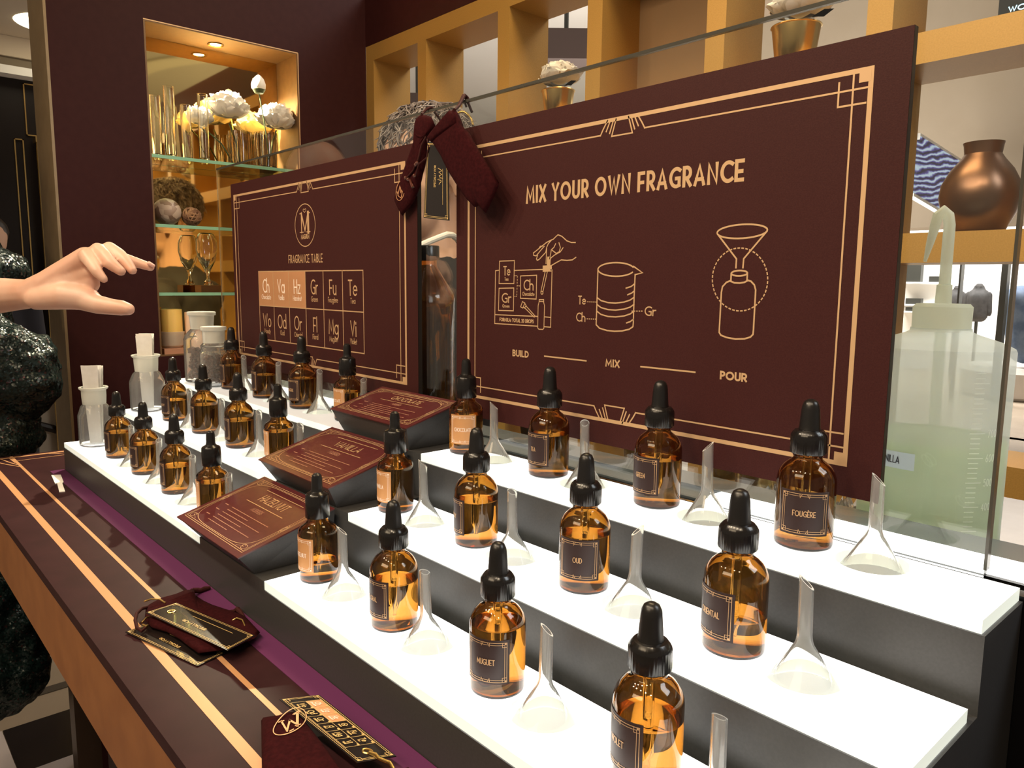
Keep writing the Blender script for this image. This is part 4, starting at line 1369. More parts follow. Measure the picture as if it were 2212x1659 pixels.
vs = [m2_(-.030 + .052 * i / n, c) for i in range(n + 1) for c in (zla, zlb)]
sv.add(vs, [(2 * i, 2 * i + 2, 2 * i + 3, 2 * i + 1) for i in range(n)])
lb = sv.build('sticker', mat('pale_blue_sticker', (0.80, 0.90, 0.96), 0.6), t)
m3_ = wb_m(camaz + math.radians(-33), wr + .0009)
MB().ribbon(fit_text('VANILLA', -.0090, .0100, (zla + zlb) / 2 - .0025, .0056, .25), .0007, m3_, .002).build('sticker_lettering', mat('dark_ink', (0.03, 0.03, 0.04), 0.6), lb, smooth=False)

# big amber bottle between the signs
ay = .4200
ax_ = on_y(926, 600, ay).x
Z = lambda v: z_at(ax_, ay, v) - .0585
t = thing('reagent_bottle', 'big amber bottle with black cap behind the glass, between the two signs', 'bottle', (ax_, ay, .0585))
ar = .0445
MB().lathe([(0, .002), (ar - .005, 0), (ar, .005), (ar, Z(640) - .002), (ar - .003, Z(632)), (.0165, Z(577)), (.0155, Z(570)), (.0155, Z(560)), (.0135, Z(560)), (.0138, Z(577)), (ar - .006, Z(634)), (ar - .0022, Z(642)), (ar - .0022, .007), (ar - .007, .0045), (0, .0045)], 48).build('glass_body', AMBER, t)
MB().lathe([(0, .0048), (ar - .0072, .0048), (ar - .0018, .0072), (ar - .0018, Z(648)), (0, Z(648))], 40).build('liquid', mat('dark_amber_liquid', (0.78, 0.55, 0.14), 0.0, trans=1.0, ior=1.34), t)
MB().lathe([(0, Z(531)), (.0185, Z(531)), (.0195, Z(533)), (.0195, Z(561)), (.0160, Z(562))], 60, wob=lambda a, z: 1 + .012 * math.cos(30 * a)).build('screw_cap', PLASTIC, t)

# gilded tumblers and a cellophane pack on the service counter, seen under the signs
for x, y, rr, hh, lab in ((.352, .470, .030, .062, 'gold tumbler seen under the left end of the large sign'), (.520, .455, .027, .058, 'gold tumbler seen under the middle of the large sign'),
                          (.445, .520, .030, .060, 'gold tumbler standing farther back under the large sign')):
    o = MB().lathe([(0, 0), (rr * .84, 0), (rr * .88, .002), (rr, hh), (rr - .0018, hh), (rr * .84, .006), (0, .005)], 36, wob=lambda a, z: 1 + .01 * math.cos(12 * a)).build('gold_tumbler', BRASS, loc=(x, y, .0583))
    tag(o, lab, 'tumbler', 'gold tumblers on the service counter')
b = MB()
rnd = random.Random(3)
n = 14
vs = [(-.05 + .1 * i / n, -.03 + .06 * j / n, .004 + abs(rnd.gauss(0, .011)) * (0 if i in (0, n) or j in (0, n) else 1)) for i in range(n + 1) for j in range(n + 1)]
fs = [(i * (n + 1) + j, (i + 1) * (n + 1) + j, (i + 1) * (n + 1) + j + 1, i * (n + 1) + j + 1) for i in range(n) for j in range(n)]
b.add(vs, fs)
b.add([(x, y, .0004) for x, y, z in vs], [f[::-1] for f in fs])
o = b.build('cellophane_pack', mat('cellophane', (0.95, 0.96, 0.97), 0.03, trans=.9, ior=1.3), smooth=False, loc=(.590, .44, .0585))
tag(o, 'crumpled clear cellophane pack behind the FOUGÈRE bottle', 'wrapper')

# ================================================================== DRAWSTRING POUCHES AND THEIR TAGS
CORD = mat('dark_cord', (0.045, 0.011, 0.010), 0.7, spec=0.15)
TAG_GOLD = mat('tag_gold_print', (0.72, 0.50, 0.20), 0.45, 0.15)
GOLD_WIRE = mat('gold_wire', (0.85, 0.58, 0.20), 0.25, 1.0)


def hang(y):
    return lambda a, b, t: on_y(830 + a / 5.53, 200 + b / 5.53, y) + Vector((0, t, 0))


def tag_card(name, corners, parent, thick=.0007, mirror=False):
    """corners: hole-end a, hole-end b, far-end b, far-end a (world); returns map (s, t) in 0..1"""
    A, B, Cc, D = [Vector(p) for p in corners]
    nrm = (B - A).cross(D - A).normalized()
    if nrm.dot(CAM - A) < 0:
        nrm = -nrm
    f_ = lambda s_, t_, k=0: (A * (1 - s_) * (1 - t_) + B * (1 - s_) * t_ + Cc * s_ * t_ + D * s_ * (1 - t_)) + nrm * k
    b = MB()
    n = 8
    vs = []
    for k in (-thick, 0):
        for i in range(n + 1):
            for t_ in (0, 1):
                vs.append(f_(i / n, t_, k))
    m2 = 2 * (n + 1)
    fs = []
    for i in range(n):
        a = 2 * i
        fs += [(m2 + a, m2 + a + 2, m2 + a + 3, m2 + a + 1), (a + 1, a + 3, a + 2, a), (a, a + 2, m2 + a + 2, m2 + a), (a + 3, a + 1, m2 + a + 1, m2 + a + 3)]
    fs += [(0, m2, m2 + 1, 1), (2 * n, 2 * n + 1, m2 + 2 * n + 1, m2 + 2 * n)]
    o = b.add(vs, fs).build(name, TAG_BLACK, parent, smooth=False)
    Ls, Ws = (D - A).length, (B - A).length
    mp = lambda p, q: f_(p / Ls, q / Ws, .0003)
    return o, mp, Ls, Ws


def tag_border(b, mp, Ls, Ws):
    for i_ in (.0015, .0030):
        b.ribbon([rect(i_, Ls - i_, i_, Ws - i_)], .0004, mp, .01)
    for sx in (0, 1):
        for sy in (0, 1):
            ex, ey = (Ls if sx else 0), (Ws if sy else 0)
            dx, dy = (-1 if sx else 1), (-1 if sy else 1)
            b.ribbon([[(ex + dx * .0055, ey + dy * .0015), (ex + dx * .0055, ey + dy * .0055), (ex + dx * .0015, ey + dy * .0055)]], .0004, mp)
            b.ribbon([[(ex + dx * .0014, ey + dy * .0024), (ex + dx * .0034, ey + dy * .0024)]], .0020, mp, None, False)


# left hanging pouch with the tag
yb = .2620
pl = thing('drawstring_pouch', 'maroon velvet pouch with oval gold emblem and black tag, left of the two hanging pouches', 'pouch', on_y(900, 330, yb), group='maroon pouches hung over the glass screen')
P0 = pl.location.copy()


def rel(fn, p0):
    return lambda *a: fn(*a) - p0


hm = rel(hang(yb), P0)
MB().pillow([(400, 290), (440, 262), (500, 268), (565, 290), (600, 370), (575, 440), (530, 500), (515, 560), (500, 720), (470, 900), (440, 1000), (410, 1140), (330, 1340), (215, 1475), (165, 1390), (125, 1300), (170, 1170), (215, 1050), (300, 800), (350, 660),
             (390, 540), (410, 500), (392, 430), (395, 360)], hm, .0058).build('pouch_body', VELVET, pl, angle=2)
MB().tube([hm(395, 470, -.0035), hm(440, 520, -.0055), (hm(490, 540, -.0055)), hm(530, 505, -.0035)], .0016, 8).build('drawstring_hem', VELVET, pl)
e_ = lambda a, b: hm(a, b, -.0048) + Vector((0, -.0006, 0))
b = MB()
b.ribbon([[(235 + 50 * math.cos(q) + 14 * math.sin(q), 1175 - 118 * math.sin(q)) for q in [2 * PI * k / 36 for k in range(37)]]], 7, e_)
b.ribbon([[(205, 1230), (235, 1100)], [(235, 1100), (240, 1200)], [(240, 1200), (272, 1110)], [(272, 1110), (248, 1250)], [(195, 1190), (215, 1245), (245, 1262)]], 9, e_)
b.build('gold_emblem', COPPER_INK, pl, smooth=False)
top = on_y(930, 236, .2795)
MB().tube([hm(465, 262, -.002), on_y(914, 244, .268) - P0, on_y(921, 236, .2735) - P0, top - P0 + Vector((0, 0, .0022)), on_y(938, 236, .2850) - P0, on_y(946, 246, .2860) - P0, on_y(957, 262, .286) - P0], .0016, 8).build('hanging_cord', CORD, pl)
MB().tube([hm(530, 530, -.004), hm(500, 640, -.007), hm(465, 800, -.007), hm(400, 940, -.007), hm(330, 1020, -.007)], .0012, 8).tube([hm(545, 560, -.004), hm(590, 660, -.007), hm(560, 790, -.007), hm(480, 860, -.008), hm(430, 1000, -.007)], .0010, 8).build('draw_cord', CORD, pl)
bd = MB()
for a, c in ((455, 850), (440, 870), (320, 1025), (350, 1045), (425, 1000)):
    bd.ball(hm(a, c, -.008), .0024, n=10, m=6)
bd.tube([hm(370, 1050, -.008), hm(405, 1140, -.008)], [.0014, .0022], 8)
bd.build('cord_bead', mat('brown_glass_bead', (0.10, 0.03, 0.02), 0.08, coat=1.0), pl)
ty = .2555
tc, mpt, Ls, Ws = tag_card('gift_tag', [on_y(830 + a / 5.53, 200 + c / 5.53, ty) - P0 for a, c in ((515, 590), (760, 600), (775, 1530), (470, 1497))], pl)
g = MB()
tag_border(g, mpt, Ls, Ws)
# words run up the tag: text x = towards the hole end
tmap = lambda p, q: mpt(Ls - p, q)
um = lambda p, q: mpt(Ls - p, Ws * .0 + q)
g.ribbon(fit_text('SPECIALLY FOR', Ls * .42, Ls * .70, Ws * .40 - .0032, .0030, .2), .0005, lambda p, q: mpt(Ls - p, Ws * .78 - q))
g.ribbon([[(Ls * .20, Ws * .24), (Ls * .66, Ws * .24)]], .0005, lambda p, q: mpt(Ls - p, Ws - q))
g.ribbon([[(Ls * (.46 + .016 * k), Ws * (.34 + .09 * math.sin(k * 2.1) + .05 * math.cos(k * 3.3))) for k in range(14)]], .0007, lambda p, q: mpt(Ls - p, Ws - q))
g.build('tag_print', TAG_GOLD, tc, smooth=False)

# right hanging pouch
yb2 = .2490
pr2 = thing('drawstring_pouch', 'plain maroon velvet pouch, right of the two hanging pouches, slanting over the large sign', 'pouch', on_y(1010, 370, yb2), group='maroon pouches hung over the glass screen')
P1 = pr2.location.copy()
hm = rel(hang(yb2), P1)
MB().pillow([(825, 195), (850, 205), (880, 262), (905, 370), (1000, 470), (1080, 610), (1170, 760), (1270, 920), (1372, 1088), (1345, 1175), (1280, 1310), (1218, 1442), (1180, 1400), (1145, 1338), (1110, 1362), (1078, 1368), (1000, 1290), (930, 1190), (862, 1085),
             (760, 920), (680, 750), (600, 620), (548, 545), (590, 475), (660, 400), (735, 300), (790, 225)], hm, .0062).build('pouch_body', VELVET, pr2, angle=2)
MB().pillow([(828, 215), (880, 275), (900, 370), (760, 470), (640, 560), (600, 600), (552, 545), (600, 478), (740, 310)], lambda a, c, t_: hm(a, c, t_ - .0048), .0028).build('folded_hem', VELVET, pr2, angle=2)
MB().tube([hm(858, 210, -.002), on_y(992, 228, .262) - P1, on_y(999, 215, .2720) - P1, on_y(1004, 209, .2795) - P1 + Vector((0, 0, .002)), on_y(1010, 211, .2852) - P1, on_y(1016, 224, .2865) - P1, on_y(1024, 243, .2865) - P1], .0017, 8).tube(
    [hm(842, 205, -.001), on_y(988, 232, .262) - P1, on_y(995, 217, .2720) - P1, on_y(1000, 210, .2795) - P1 + Vector((0, 0, .0022)), on_y(1006, 213, .2852) - P1, on_y(1012, 232, .2865) - P1], .0014, 8).build('hanging_cord', CORD, pr2)
ch_ = MB()
cp = [on_y(830 + a / 5.53, 200 + c / 5.53, .2868) - P1 for a, c in ((915, 245), (950, 232), (985, 238), (1020, 262), (1055, 300), (1075, 345), (1085, 392))]
ch_.tube(cp, .0009, 6)
for a, c in zip(cp[:-1], cp[1:]):
    for k in range(4):
        ch_.ball(a.lerp(c, k / 4), .0013, n=8, m=5)
ch_.build('gold_chain', GOLD_WIRE, pr2)

# pouch lying on the counter with two tags


def flat(dz):
    return lambda a, b, t=0: on_z(260 + a / 6.506, 1240 + b / 6.506, CT + dz) + Vector((0, 0, t))


pc = thing('drawstring_pouch', 'dark velvet pouch lying on the counter with two black SPECIALLY FOR tags', 'pouch', on_z(420, 1360, CT), group='pouches lying on the counter')
P2 = pc.location.copy()
fm = rel(flat(.0062), P2)
MB().pillow([(360, 460), (430, 410), (560, 345), (760, 290), (900, 232), (1030, 225), (1048, 310), (1180, 395), (1300, 452), (1480, 512), (1640, 560), (1780, 620), (1870, 720), (1965, 820), (1890, 900), (1700, 1000), (1450, 1062), (1100, 1108), (960, 1010), (820, 900), (640, 800),
             (430, 740), (340, 640)], fm, .0052).build('pouch_body', VELVET, pc, angle=2)
MB().tube([fm(1000, 250, .001), fm(1100, 205, -.003), fm(1180, 170, -.0035), fm(1260, 150, -.0035)], [.0026, .0022, .0030, .0018], 10).tube([fm(1020, 150, -.0045), fm(1100, 155, -.004), fm(1180, 165, -.0045)], .0010, 8).tube(
    [fm(1380, 490, .0), fm(1480, 500, -.003), fm(1590, 480, -.0035), fm(1640, 450, -.003)], .0020, 8).tube([fm(1640, 455, -.003), fm(1690, 500, -.003), fm(1740, 560, -.004), fm(1775, 625, -.0045)], [.0028, .0022, .0016, .0012], 8).build('draw_cord', CORD, pc)
MB().tube([fm(380, 480, .001), fm(300, 540, .004), fm(235, 620, .005), fm(212, 700, .004), fm(235, 770, .001), fm(300, 790, -.001), fm(360, 760, .001)], .0017, 10).build('cord_loop', CORD, pc)
MB().tube([fm(640, 505, .0075), fm(560, 465, .0085), fm(440, 462, .0085), fm(340, 490, .008)], .0009, 8).tube([fm(300, 740, .004), fm(360, 690, .005), fm(400, 655, .004)], .0009, 8).tube([fm(320, 745, .002), fm(380, 765, .002)], .0012, 8).tube(
    [fm(1570, 715, .004), fm(1640, 700, .006), fm(1720, 730, .006), fm(1755, 790, .004)], .0009, 8).build('gold_wire', GOLD_WIRE, pc)
for nm, dz, cs in (('tag_top', .0132, ((355, 540), (790, 402), (1895, 862), (1508, 1072))), ('tag_low', .0012, ((68, 812), (520, 655), (1470, 1112), (1083, 1292)))):
    crn = [flat(dz + (.001 if k in (0, 1) else 0))(a, c) - P2 for k, (a, c) in enumerate(cs)]
    # hole end: (left, top) ; order hole-low, hole-high, far-high, far-low
    tc, mpt, Ls, Ws = tag_card('gift_tag', crn, pc)
    g = MB()
    tag_border(g, mpt, Ls, Ws)
    inv = lambda p, q: mpt(Ls - p, Ws - q)
    g.ribbon(fit_text('SPECIALLY FOR:', Ls * .38, Ls * .66, Ws * .58, Ws * .095, .2), .00055, inv)
    g.ribbon([[(Ls * .17, Ws * .30), (Ls * .66, Ws * .30)]], .0005, inv)
    g.build('tag_print', TAG_GOLD, tc, smooth=False)
    if nm == 'tag_top':
        MB().tube([mpt(Ls * .135 + .0034 * math.cos(2 * PI * k / 16), Ws * .5 + .0034 * math.sin(2 * PI * k / 16)) for k in range(16)], .0007, 6, closed=True).build('eyelet', GOLD_WIRE, tc)

# pouch at the near end with the fragrance-table tag


def flat3(dz):
    return lambda a, b, t=0: on_z(540 + a / 5.82, 1480 + b / 5.82, CT + dz) + Vector((0, 0, t))


pn = thing('drawstring_pouch', 'maroon velvet pouch with gold oval emblem and fragrance table tag, at the bottom edge', 'pouch', on_z(660, 1640, CT), group='pouches lying on the counter')
P3 = pn.location.copy()
fm = rel(flat3(.0080), P3)
MB().pillow([(140, 445), (250, 425), (345, 415), (460, 375), (560, 370), (640, 420), (720, 520), (860, 700), (1010, 900), (1150, 1100), (1290, 1300), (900, 1420), (500, 1450), (170, 1420), (150, 1100), (145, 800)], fm, .0078).build('pouch_body', VELVET, pn, angle=2)
e3 = lambda a, b: fm(a, b, .0086)
b = MB()
b.ribbon([[(505 + 208 * math.cos(q) * .98 + 20 * math.sin(2 * q), 590 + 150 * math.sin(q) * .98 - 95 * math.cos(q)) for q in [2 * PI * k / 40 for k in range(41)]]], 11, e3)
b.ribbon([[(400, 590), (470, 710)], [(470, 710), (505, 575)], [(505, 575), (600, 630)]], 24, e3)
b.ribbon([[(600, 640), (600, 480)]], 34, e3)
b.ribbon([[(365, 600), (430, 580)], [(560, 500), (640, 460)], [(575, 645), (640, 625)], [(505, 715), (550, 690)], [(545, 500), (590, 470), (620, 450)]], 12, e3)
b.build('gold_emblem', COPPER_INK, pn, smooth=False)
crn = [flat3(.0175)(370, 175) - P3, flat3(.0175)(870, 120) - P3, flat3(.0105)(1840, 890) - P3, flat3(.0105)(1350, 975) - P3]
tc, mpt, Ls, Ws = tag_card('gift_tag', crn, pn)
g = MB()
tag_border(g, mpt, Ls, Ws)
gx0, gx1, gz0, gz1 = Ls * .085, Ls * .80, Ws * .13, Ws * .88
cw3, ch3 = (gx1 - gx0) / 6, (gz1 - gz0) / 2
mc = lambda p, q: mpt(p, q)
g.ribbon([rect(gx0, gx1, gz0, gz1), [(gx0, gz0 + ch3), (gx1, gz0 + ch3)]] + [[(gx0 + cw3 * k, gz0), (gx0 + cw3 * k, gz1)] for k in range(1, 6)], .0004, mc)
g3 = MB()
for k in range(3):
    g3.add([mpt(x, z) - Vector((0, 0, .0001)) for x, z in ((gx0 + cw3 * k, gz0 + ch3), (gx0 + cw3 * (k + 1), gz0 + ch3), (gx0 + cw3 * (k + 1), gz1), (gx0 + cw3 * k, gz1))], [(0, 1, 2, 3)])
g3.build('copper_cells', COPPER_INK, tc, smooth=False)
mh = lambda p, q: mpt(p, q) + Vector((0, 0, .0002))
cell_text(tc, mh, gx0, gz1, cw3, ch3, .0007, .0004, TAG_GOLD, PALE_INK)
for r_ in range(2):
    for k in range(6):
        x_ = gx0 + cw3 * (k + 1)
        z_ = gz1 - ch3 * r_
        g.ribbon([[(x_ - .0022, z_ - .0009), (x_ - .0001, z_ - .0009)]], .0017, mh, None, False)
g.build('tag_print', TAG_GOLD, tc, smooth=False)
MB().tube([mpt(Ls * .89 + .0032 * math.cos(2 * PI * k / 16), Ws * .5 + .0032 * math.sin(2 * PI * k / 16)) for k in range(16)], .0008, 6, closed=True).build('eyelet', GOLD_WIRE, tc)
ch_ = MB()
fz = rel(flat3(.012), P3)
cpts = [fz(1510, 850), fz(1580, 870), fz(1620, 920), fz(1690, 950), fz(1760, 975), fz(1800, 1040), fz(1830, 1120)]
for a, c in zip(cpts[:-1], cpts[1:]):
    for k in range(5):
        ch_.ball(a.lerp(c, k / 5), .0014, n=8, m=5)
ch_.build('gold_chain', GOLD_WIRE, pn)
MB().tube([fz(1850, 1060, -.006), fz(1930, 980, -.008), fz(1990, 925, -.008)], [.0025, .003, .0016], 8).tube([fz(1860, 1040, -.008), fz(1980, 990, -.009), fz(2110, 930, -.009)], .0016, 8).build('draw_cord', CORD, pn)

# T-shaped paper tester on the counter
tp = [(111, 1026), (131, 1025), (137.5, 1041), (134.5, 1043.5), (140.5, 1061), (128, 1062), (123.5, 1043.5), (119, 1044)]
q = [on_z(u, v, CT + .0016) for u, v in tp]
n = len(q)
o = MB().add([tuple(p) for p in q] + [(p.x, p.y, CT + .0003) for p in q], [tuple(range(n - 1, -1, -1)), tuple(range(n, 2 * n))] + [(i, (i + 1) % n, n + (i + 1) % n, n + i) for i in range(n)]).build('scent_tester', PAPER, smooth=False)
tag(o, 'white T shaped paper scent tester lying alone on the counter', 'paper tester')

# ================================================================== PEOPLE
DRESS = mat('dark_sequin_cloth', (0.006, 0.016, 0.015), 0.30, 0.35)
_nt = DRESS.node_tree
_tc, _vo, _cr = _nt.nodes.new('ShaderNodeTexCoord'), _nt.nodes.new('ShaderNodeTexVoronoi'), _nt.nodes.new('ShaderNodeValToRGB')
_vo.inputs['Scale'].default_value = 300
_nt.links.new(_tc.outputs['Object'], _vo.inputs['Vector'])
_sb, _sc, _ad, _nm = [_nt.nodes.new('ShaderNodeVectorMath') for _ in range(4)]
_geo = _nt.nodes.new('ShaderNodeNewGeometry')
_sb.operation, _sc.operation, _ad.operation, _nm.operation = 'SUBTRACT', 'SCALE', 'ADD', 'NORMALIZE'
_sb.inputs[1].default_value = (.5, .5, .5)
_sc.inputs['Scale'].default_value = .75
_nt.links.new(_vo.outputs['Color'], _sb.inputs[0])
_nt.links.new(_sb.outputs[0], _sc.inputs[0])
_nt.links.new(_sc.outputs[0], _ad.inputs[0])
_nt.links.new(_geo.outputs['Normal'], _ad.inputs[1])
_nt.links.new(_ad.outputs[0], _nm.inputs[0])
_nt.links.new(_nm.outputs[0], _nt.nodes['Principled BSDF'].inputs['Normal'])
_cr.color_ramp.elements[0].color = (0.004, 0.008, 0.008, 1)
_cr.color_ramp.elements[1].color = (0.02, 0.05, 0.042, 1)
_e = _cr.color_ramp.elements.new(.8)
_e.color = (0.008, 0.022, 0.020, 1)
_e = _cr.color_ramp.elements.new(.93)
_e.color = (0.07, 0.018, 0.02, 1)
_nt.links.new(_vo.outputs['Color'], _cr.inputs['Fac'])
_nt.links.new(_cr.outputs['Color'], _nt.nodes['Principled BSDF'].inputs['Base Color'])
DARK_CLOTH = mat('black_cloth', (0.008, 0.007, 0.008), 0.8)
HD = 1.05


def hp(u, v, d=0.0):
    return at_depth(u, v, HD + d)


rp = lambda pxl: pxl * HD / FPX
person = thing('person', 'person in dark sequinned dress reaching a bare open hand over the stand', 'person', (-.95, -.12, FLOOR_Z))
PO = person.location.copy()
q_ = lambda v: Vector(v) - PO


def limb(*pts):
    """pts: (u, v, depth offset, radius px)"""
    o = []
    for a, c in zip(pts[:-1], pts[1:]):
        o.append((q_(hp(*a[:3])), q_(hp(*c[:3])), rp(a[3]), rp(c[3])))
    return o


elbow = at_depth(-175, 665, 1.25)
shoulder = Vector((-.945, -.135, .385))
caps = []
caps += [(q_(shoulder), q_(elbow), .050, .040), (q_(elbow), q_(hp(-60, 641, .09)), .040, .033), (q_(hp(-60, 641, .09)), q_(hp(62, 635, .01)), .031, .0205)]
caps += limb((62, 635, .01, 31), (100, 615, .004, 29), (185, 556, 0, 23))
caps += limb((75, 632, .012, 29), (150, 582, .014, 27), (212, 546, .014, 18))
caps += limb((75, 640, .004, 27), (135, 612, .004, 29), (193, 590, .006, 22))
caps += limb((80, 646, -.004, 24), (140, 640, -.008, 29), (192, 646, -.006, 24))
caps += limb((110, 632, .008, 26), (175, 615, .008, 28), (190, 612, .008, 24))
# thumb
caps += limb((178, 646, -.006, 25), (212, 658, -.010, 20.5), (243, 663, -.012, 17.5), (262, 665, -.013, 17), (277, 668, -.014, 13.5))
# little, ring, middle and index fingers
caps += limb((186, 552, -.012, 16), (200, 572, -.022, 13.5), (209, 586, -.026, 12), (224, 603, -.026, 9.0))
caps += limb((211, 540, .0, 16), (226, 553, -.010, 15), (240, 570, -.016, 14), (261, 586, -.016, 10.5))
caps += limb((236, 536, .012, 14.5), (258, 551, .008, 14.5), (274, 567, .002, 13), (286, 584, -.002, 10))
caps += limb((228, 545, .026, 14), (272, 560, .034, 13), (300, 569, .036, 11.5), (325, 577, .038, 9.5))
# neck and head (above the left edge of the photo)
hc = Vector((-.985, -.165, .565))
caps += [(q_(Vector((-.97, -.15, .38))), q_(hc + Vector((0, 0, -.06))), .055, .052), (q_(hc), q_(hc + Vector((.012, .004, .02))), .080, .082), (q_(hc + Vector((.03, .0, -.07))), q_(hc + Vector((.045, .005, -.03))), .045, .055),
         (q_(hc + Vector((.095, .006, -.005))), q_(hc + Vector((.103, .008, -.022))), .010, .013)]
organic('body', caps, .0023, SKIN, person, 6)
b = MB()
fa, fb = q_(hp(322, 569, .030)), q_(hp(331, 574, .033))
b.capsule(fa, fb, .0030, .0026, 10, 4)
b.build('fingernail', mat('fingernail', (0.78, 0.45, 0.36), 0.25), person)
b = MB()
b.ball(q_(hc + Vector((-.02, -.002, .035))), .088, .086, .092, 20, 12)
b.ball(q_(hc + Vector((-.065, -.005, -.06))), .055, .075, .10, 16, 10)
b.build('hair', mat('dark_hair', (0.012, 0.008, 0.006), 0.4), person)
b = MB()
for sy in (-1, 1):
    b.ball(q_(hc + Vector((.0765, sy * .03 + .004, .012))), .0105, n=12, m=8)
b.build('eye', mat('eye_white', (0.7, 0.66, 0.62), 0.25), person)
b = MB()
for sy in (-1, 1):
    b.ball(q_(hc + Vector((.0835, sy * .03 + .004, .011))), .0052, n=10, m=6)
b.build('iris', mat('dark_iris', (0.02, 0.012, 0.008), 0.15), person)
b = MB()
b.ball(q_(hc + Vector((.089, .004, -.052))), .008, .022, .007, 12, 8)
b.build('lips', mat('lips', (0.45, 0.13, 0.11), 0.4), person)
puff = at_depth(25, 800, 1.53)
dc = [(q_((-.955, -.135, .33)), q_((-.95, -.12, .15)), .125, .112), (q_((-.95, -.12, .15)), q_((-.935, -.10, -.02)), .112, .125),
      (q_(puff), q_(puff + Vector((-.03, -.03, .03))), .088, .085), (q_(puff + Vector((.0, .012, -.02))), q_(puff + Vector((-.05, -.06, -.04))), .075, .10),
      (q_(at_depth(10, 600, 1.56)), q_(shoulder), .045, .07), (q_(puff + Vector((-.02, -.0, .06))), q_(puff + Vector((.0, .03, .045))), .045, .030),
      (q_((-.965, -.14, -.02)), q_((-.955, -.14, -.25)), .100, .095), (q_((-.955, -.14, -.25)), q_((-.905, -.105, -.52)), .095, .110), (q_((-.99, -.17, -.05)), q_((-1.0, -.19, -.50)), .11, .11)]
organic('dress', dc, .006, DRESS, person, 5, folds=(.055, .075))
for lx, ly in ((-.96, -.16), (-1.03, -.23)):
    organic('trouser_leg', [(q_((lx, ly, -.5)), q_((lx, ly, -.86)), .065, .045)], .008, DARK_CLOTH, person, 3)
    organic('shoe', [(q_((lx - .01, ly, -.917)), q_((lx + .13, ly + .01, -.922)), .032, .027)], .006, mat('black_shoe', (0.01, 0.01, 0.01), 0.3), person, 3)

# attendant behind the glass
SX = at_depth(918, 385, 1.52)
att = thing('person', 'attendant with greying tousled hair and white neckband, behind glass between the signs', 'person', (SX.x, SX.y, FLOOR_Z))
AO = att.location.copy()
q_ = lambda v: Vector(v) - AO
right = Vector((_r.x, _r.y, 0)).normalized()
toward = Vector((-_f.x, -_f.y, 0)).normalized()
hd = SX
V = lambda a, b, c: hd + right * a + toward * b + Vector((0, 0, c))
fdir = (toward * .8 - right * .5).normalized()
sdir = Vector((0, 0, 1)).cross(fdir)
F = lambda f_, s_, z_: hd + fdir * f_ + sdir * s_ + Vector((0, 0, z_))
caps = [(q_(F(-.015, 0, .03)), q_(F(.0, 0, .035)), .082, .082), (q_(F(.02, 0, -.03)), q_(F(.025, 0, -.075)), .066, .048), (q_(F(-.03, 0, -.05)), q_(V(.025, -.02, -.17)), .058, .058), (q_(V(.03, -.02, -.17)), q_(V(.03, -.03, -.22)), .06, .09),
        (q_(F(.082, 0, .0)), q_(F(.098, 0, -.022)), .009, .014), (q_(F(.0, .079, -.01)), q_(F(-.005, .081, -.035)), .011, .008), (q_(F(.0, -.079, -.01)), q_(F(-.005, -.081, -.035)), .011, .008)]
organic('body', caps, .004, SKIN2, att, 4)
b = MB()
rnd = random.Random(9)
b.ball(q_(F(-.022, 0, .055)), .094, .094, .085, 20, 12)
for k in range(1000):
    az, el = rnd.uniform(0, 2 * PI), rnd.uniform(-.15, 1.35)
    p = F(-.022, 0, .055) + Vector((math.cos(az) * math.cos(el), math.sin(az) * math.cos(el), .92 * math.sin(el))) * .094
    if (p - hd).dot(fdir) > .07 and p.z < hd.z + .045:
        continue
    n_ = (p - F(-.022, 0, .055)).normalized()
    t_ = (Vector((-math.sin(az), math.cos(az), 0)) * rnd.uniform(-1, 1) + Vector((0, 0, -.9)) + fdir * rnd.uniform(-.6, .3))
    t_ = (t_ - n_ * t_.dot(n_)).normalized()
    l_ = rnd.uniform(.03, .065)
    w_ = t_.cross(n_) * rnd.uniform(-.012, .012)
    b.tube([q_(p - n_ * .004), q_(p + t_ * l_ * .35 + n_ * rnd.uniform(.004, .010)), q_(p + t_ * l_ * .7 + w_ + n_ * rnd.uniform(-.002, .010)), q_(p + t_ * l_ + w_ * 1.6 + n_ * rnd.uniform(-.012, .006))], [.0012, .0017, .0014, .0004], 5)
b.build('hair', noise_mat('greying_hair', (0.075, 0.055, 0.052), (0.30, 0.26, 0.25), 60, 0.45), att)
b = MB()
for s_ in (-1, 1):
    b.ball(q_(F(.0685, s_ * .03, .010)), .0105, n=12, m=8)
b.build('eye', mat('eye_white', (0.7, 0.66, 0.62), 0.25), att)
b = MB()
for s_ in (-1, 1):
    b.ball(q_(F(.0755, s_ * .03, .009)), .0052, n=10, m=6)
b.build('iris', mat('dark_iris', (0.02, 0.012, 0.008), 0.15), att)
b = MB()
b.ball(q_(F(.080, 0, -.062)), .009, .009, .006, 12, 8)
b.build('lips', mat('lips', (0.45, 0.13, 0.11), 0.4), att)
tor = [(q_(V(-.14, -.03, -.27)), q_(V(.20, -.03, -.27)), .07, .07), (q_(V(.03, -.03, -.28)), q_(V(.03, -.04, -.60)), .13, .12), (q_(V(.03, -.04, -.60)), q_((AO.x, AO.y, FLOOR_Z + .15)), .12, .12), (q_(V(-.16, -.06, -.27)), q_(V(-.17, -.15, -.55)), .055, .045), (q_(V(.22, -.02, -.27)), q_(V(.25, .02, -.55)), .055, .045),
       (q_(V(.03, -.02, -.19)), q_(V(.03, -.03, -.26)), .068, .12)]
organic('black_top', tor, .008, DARK_CLOTH, att, 4, folds=(.012, .06))
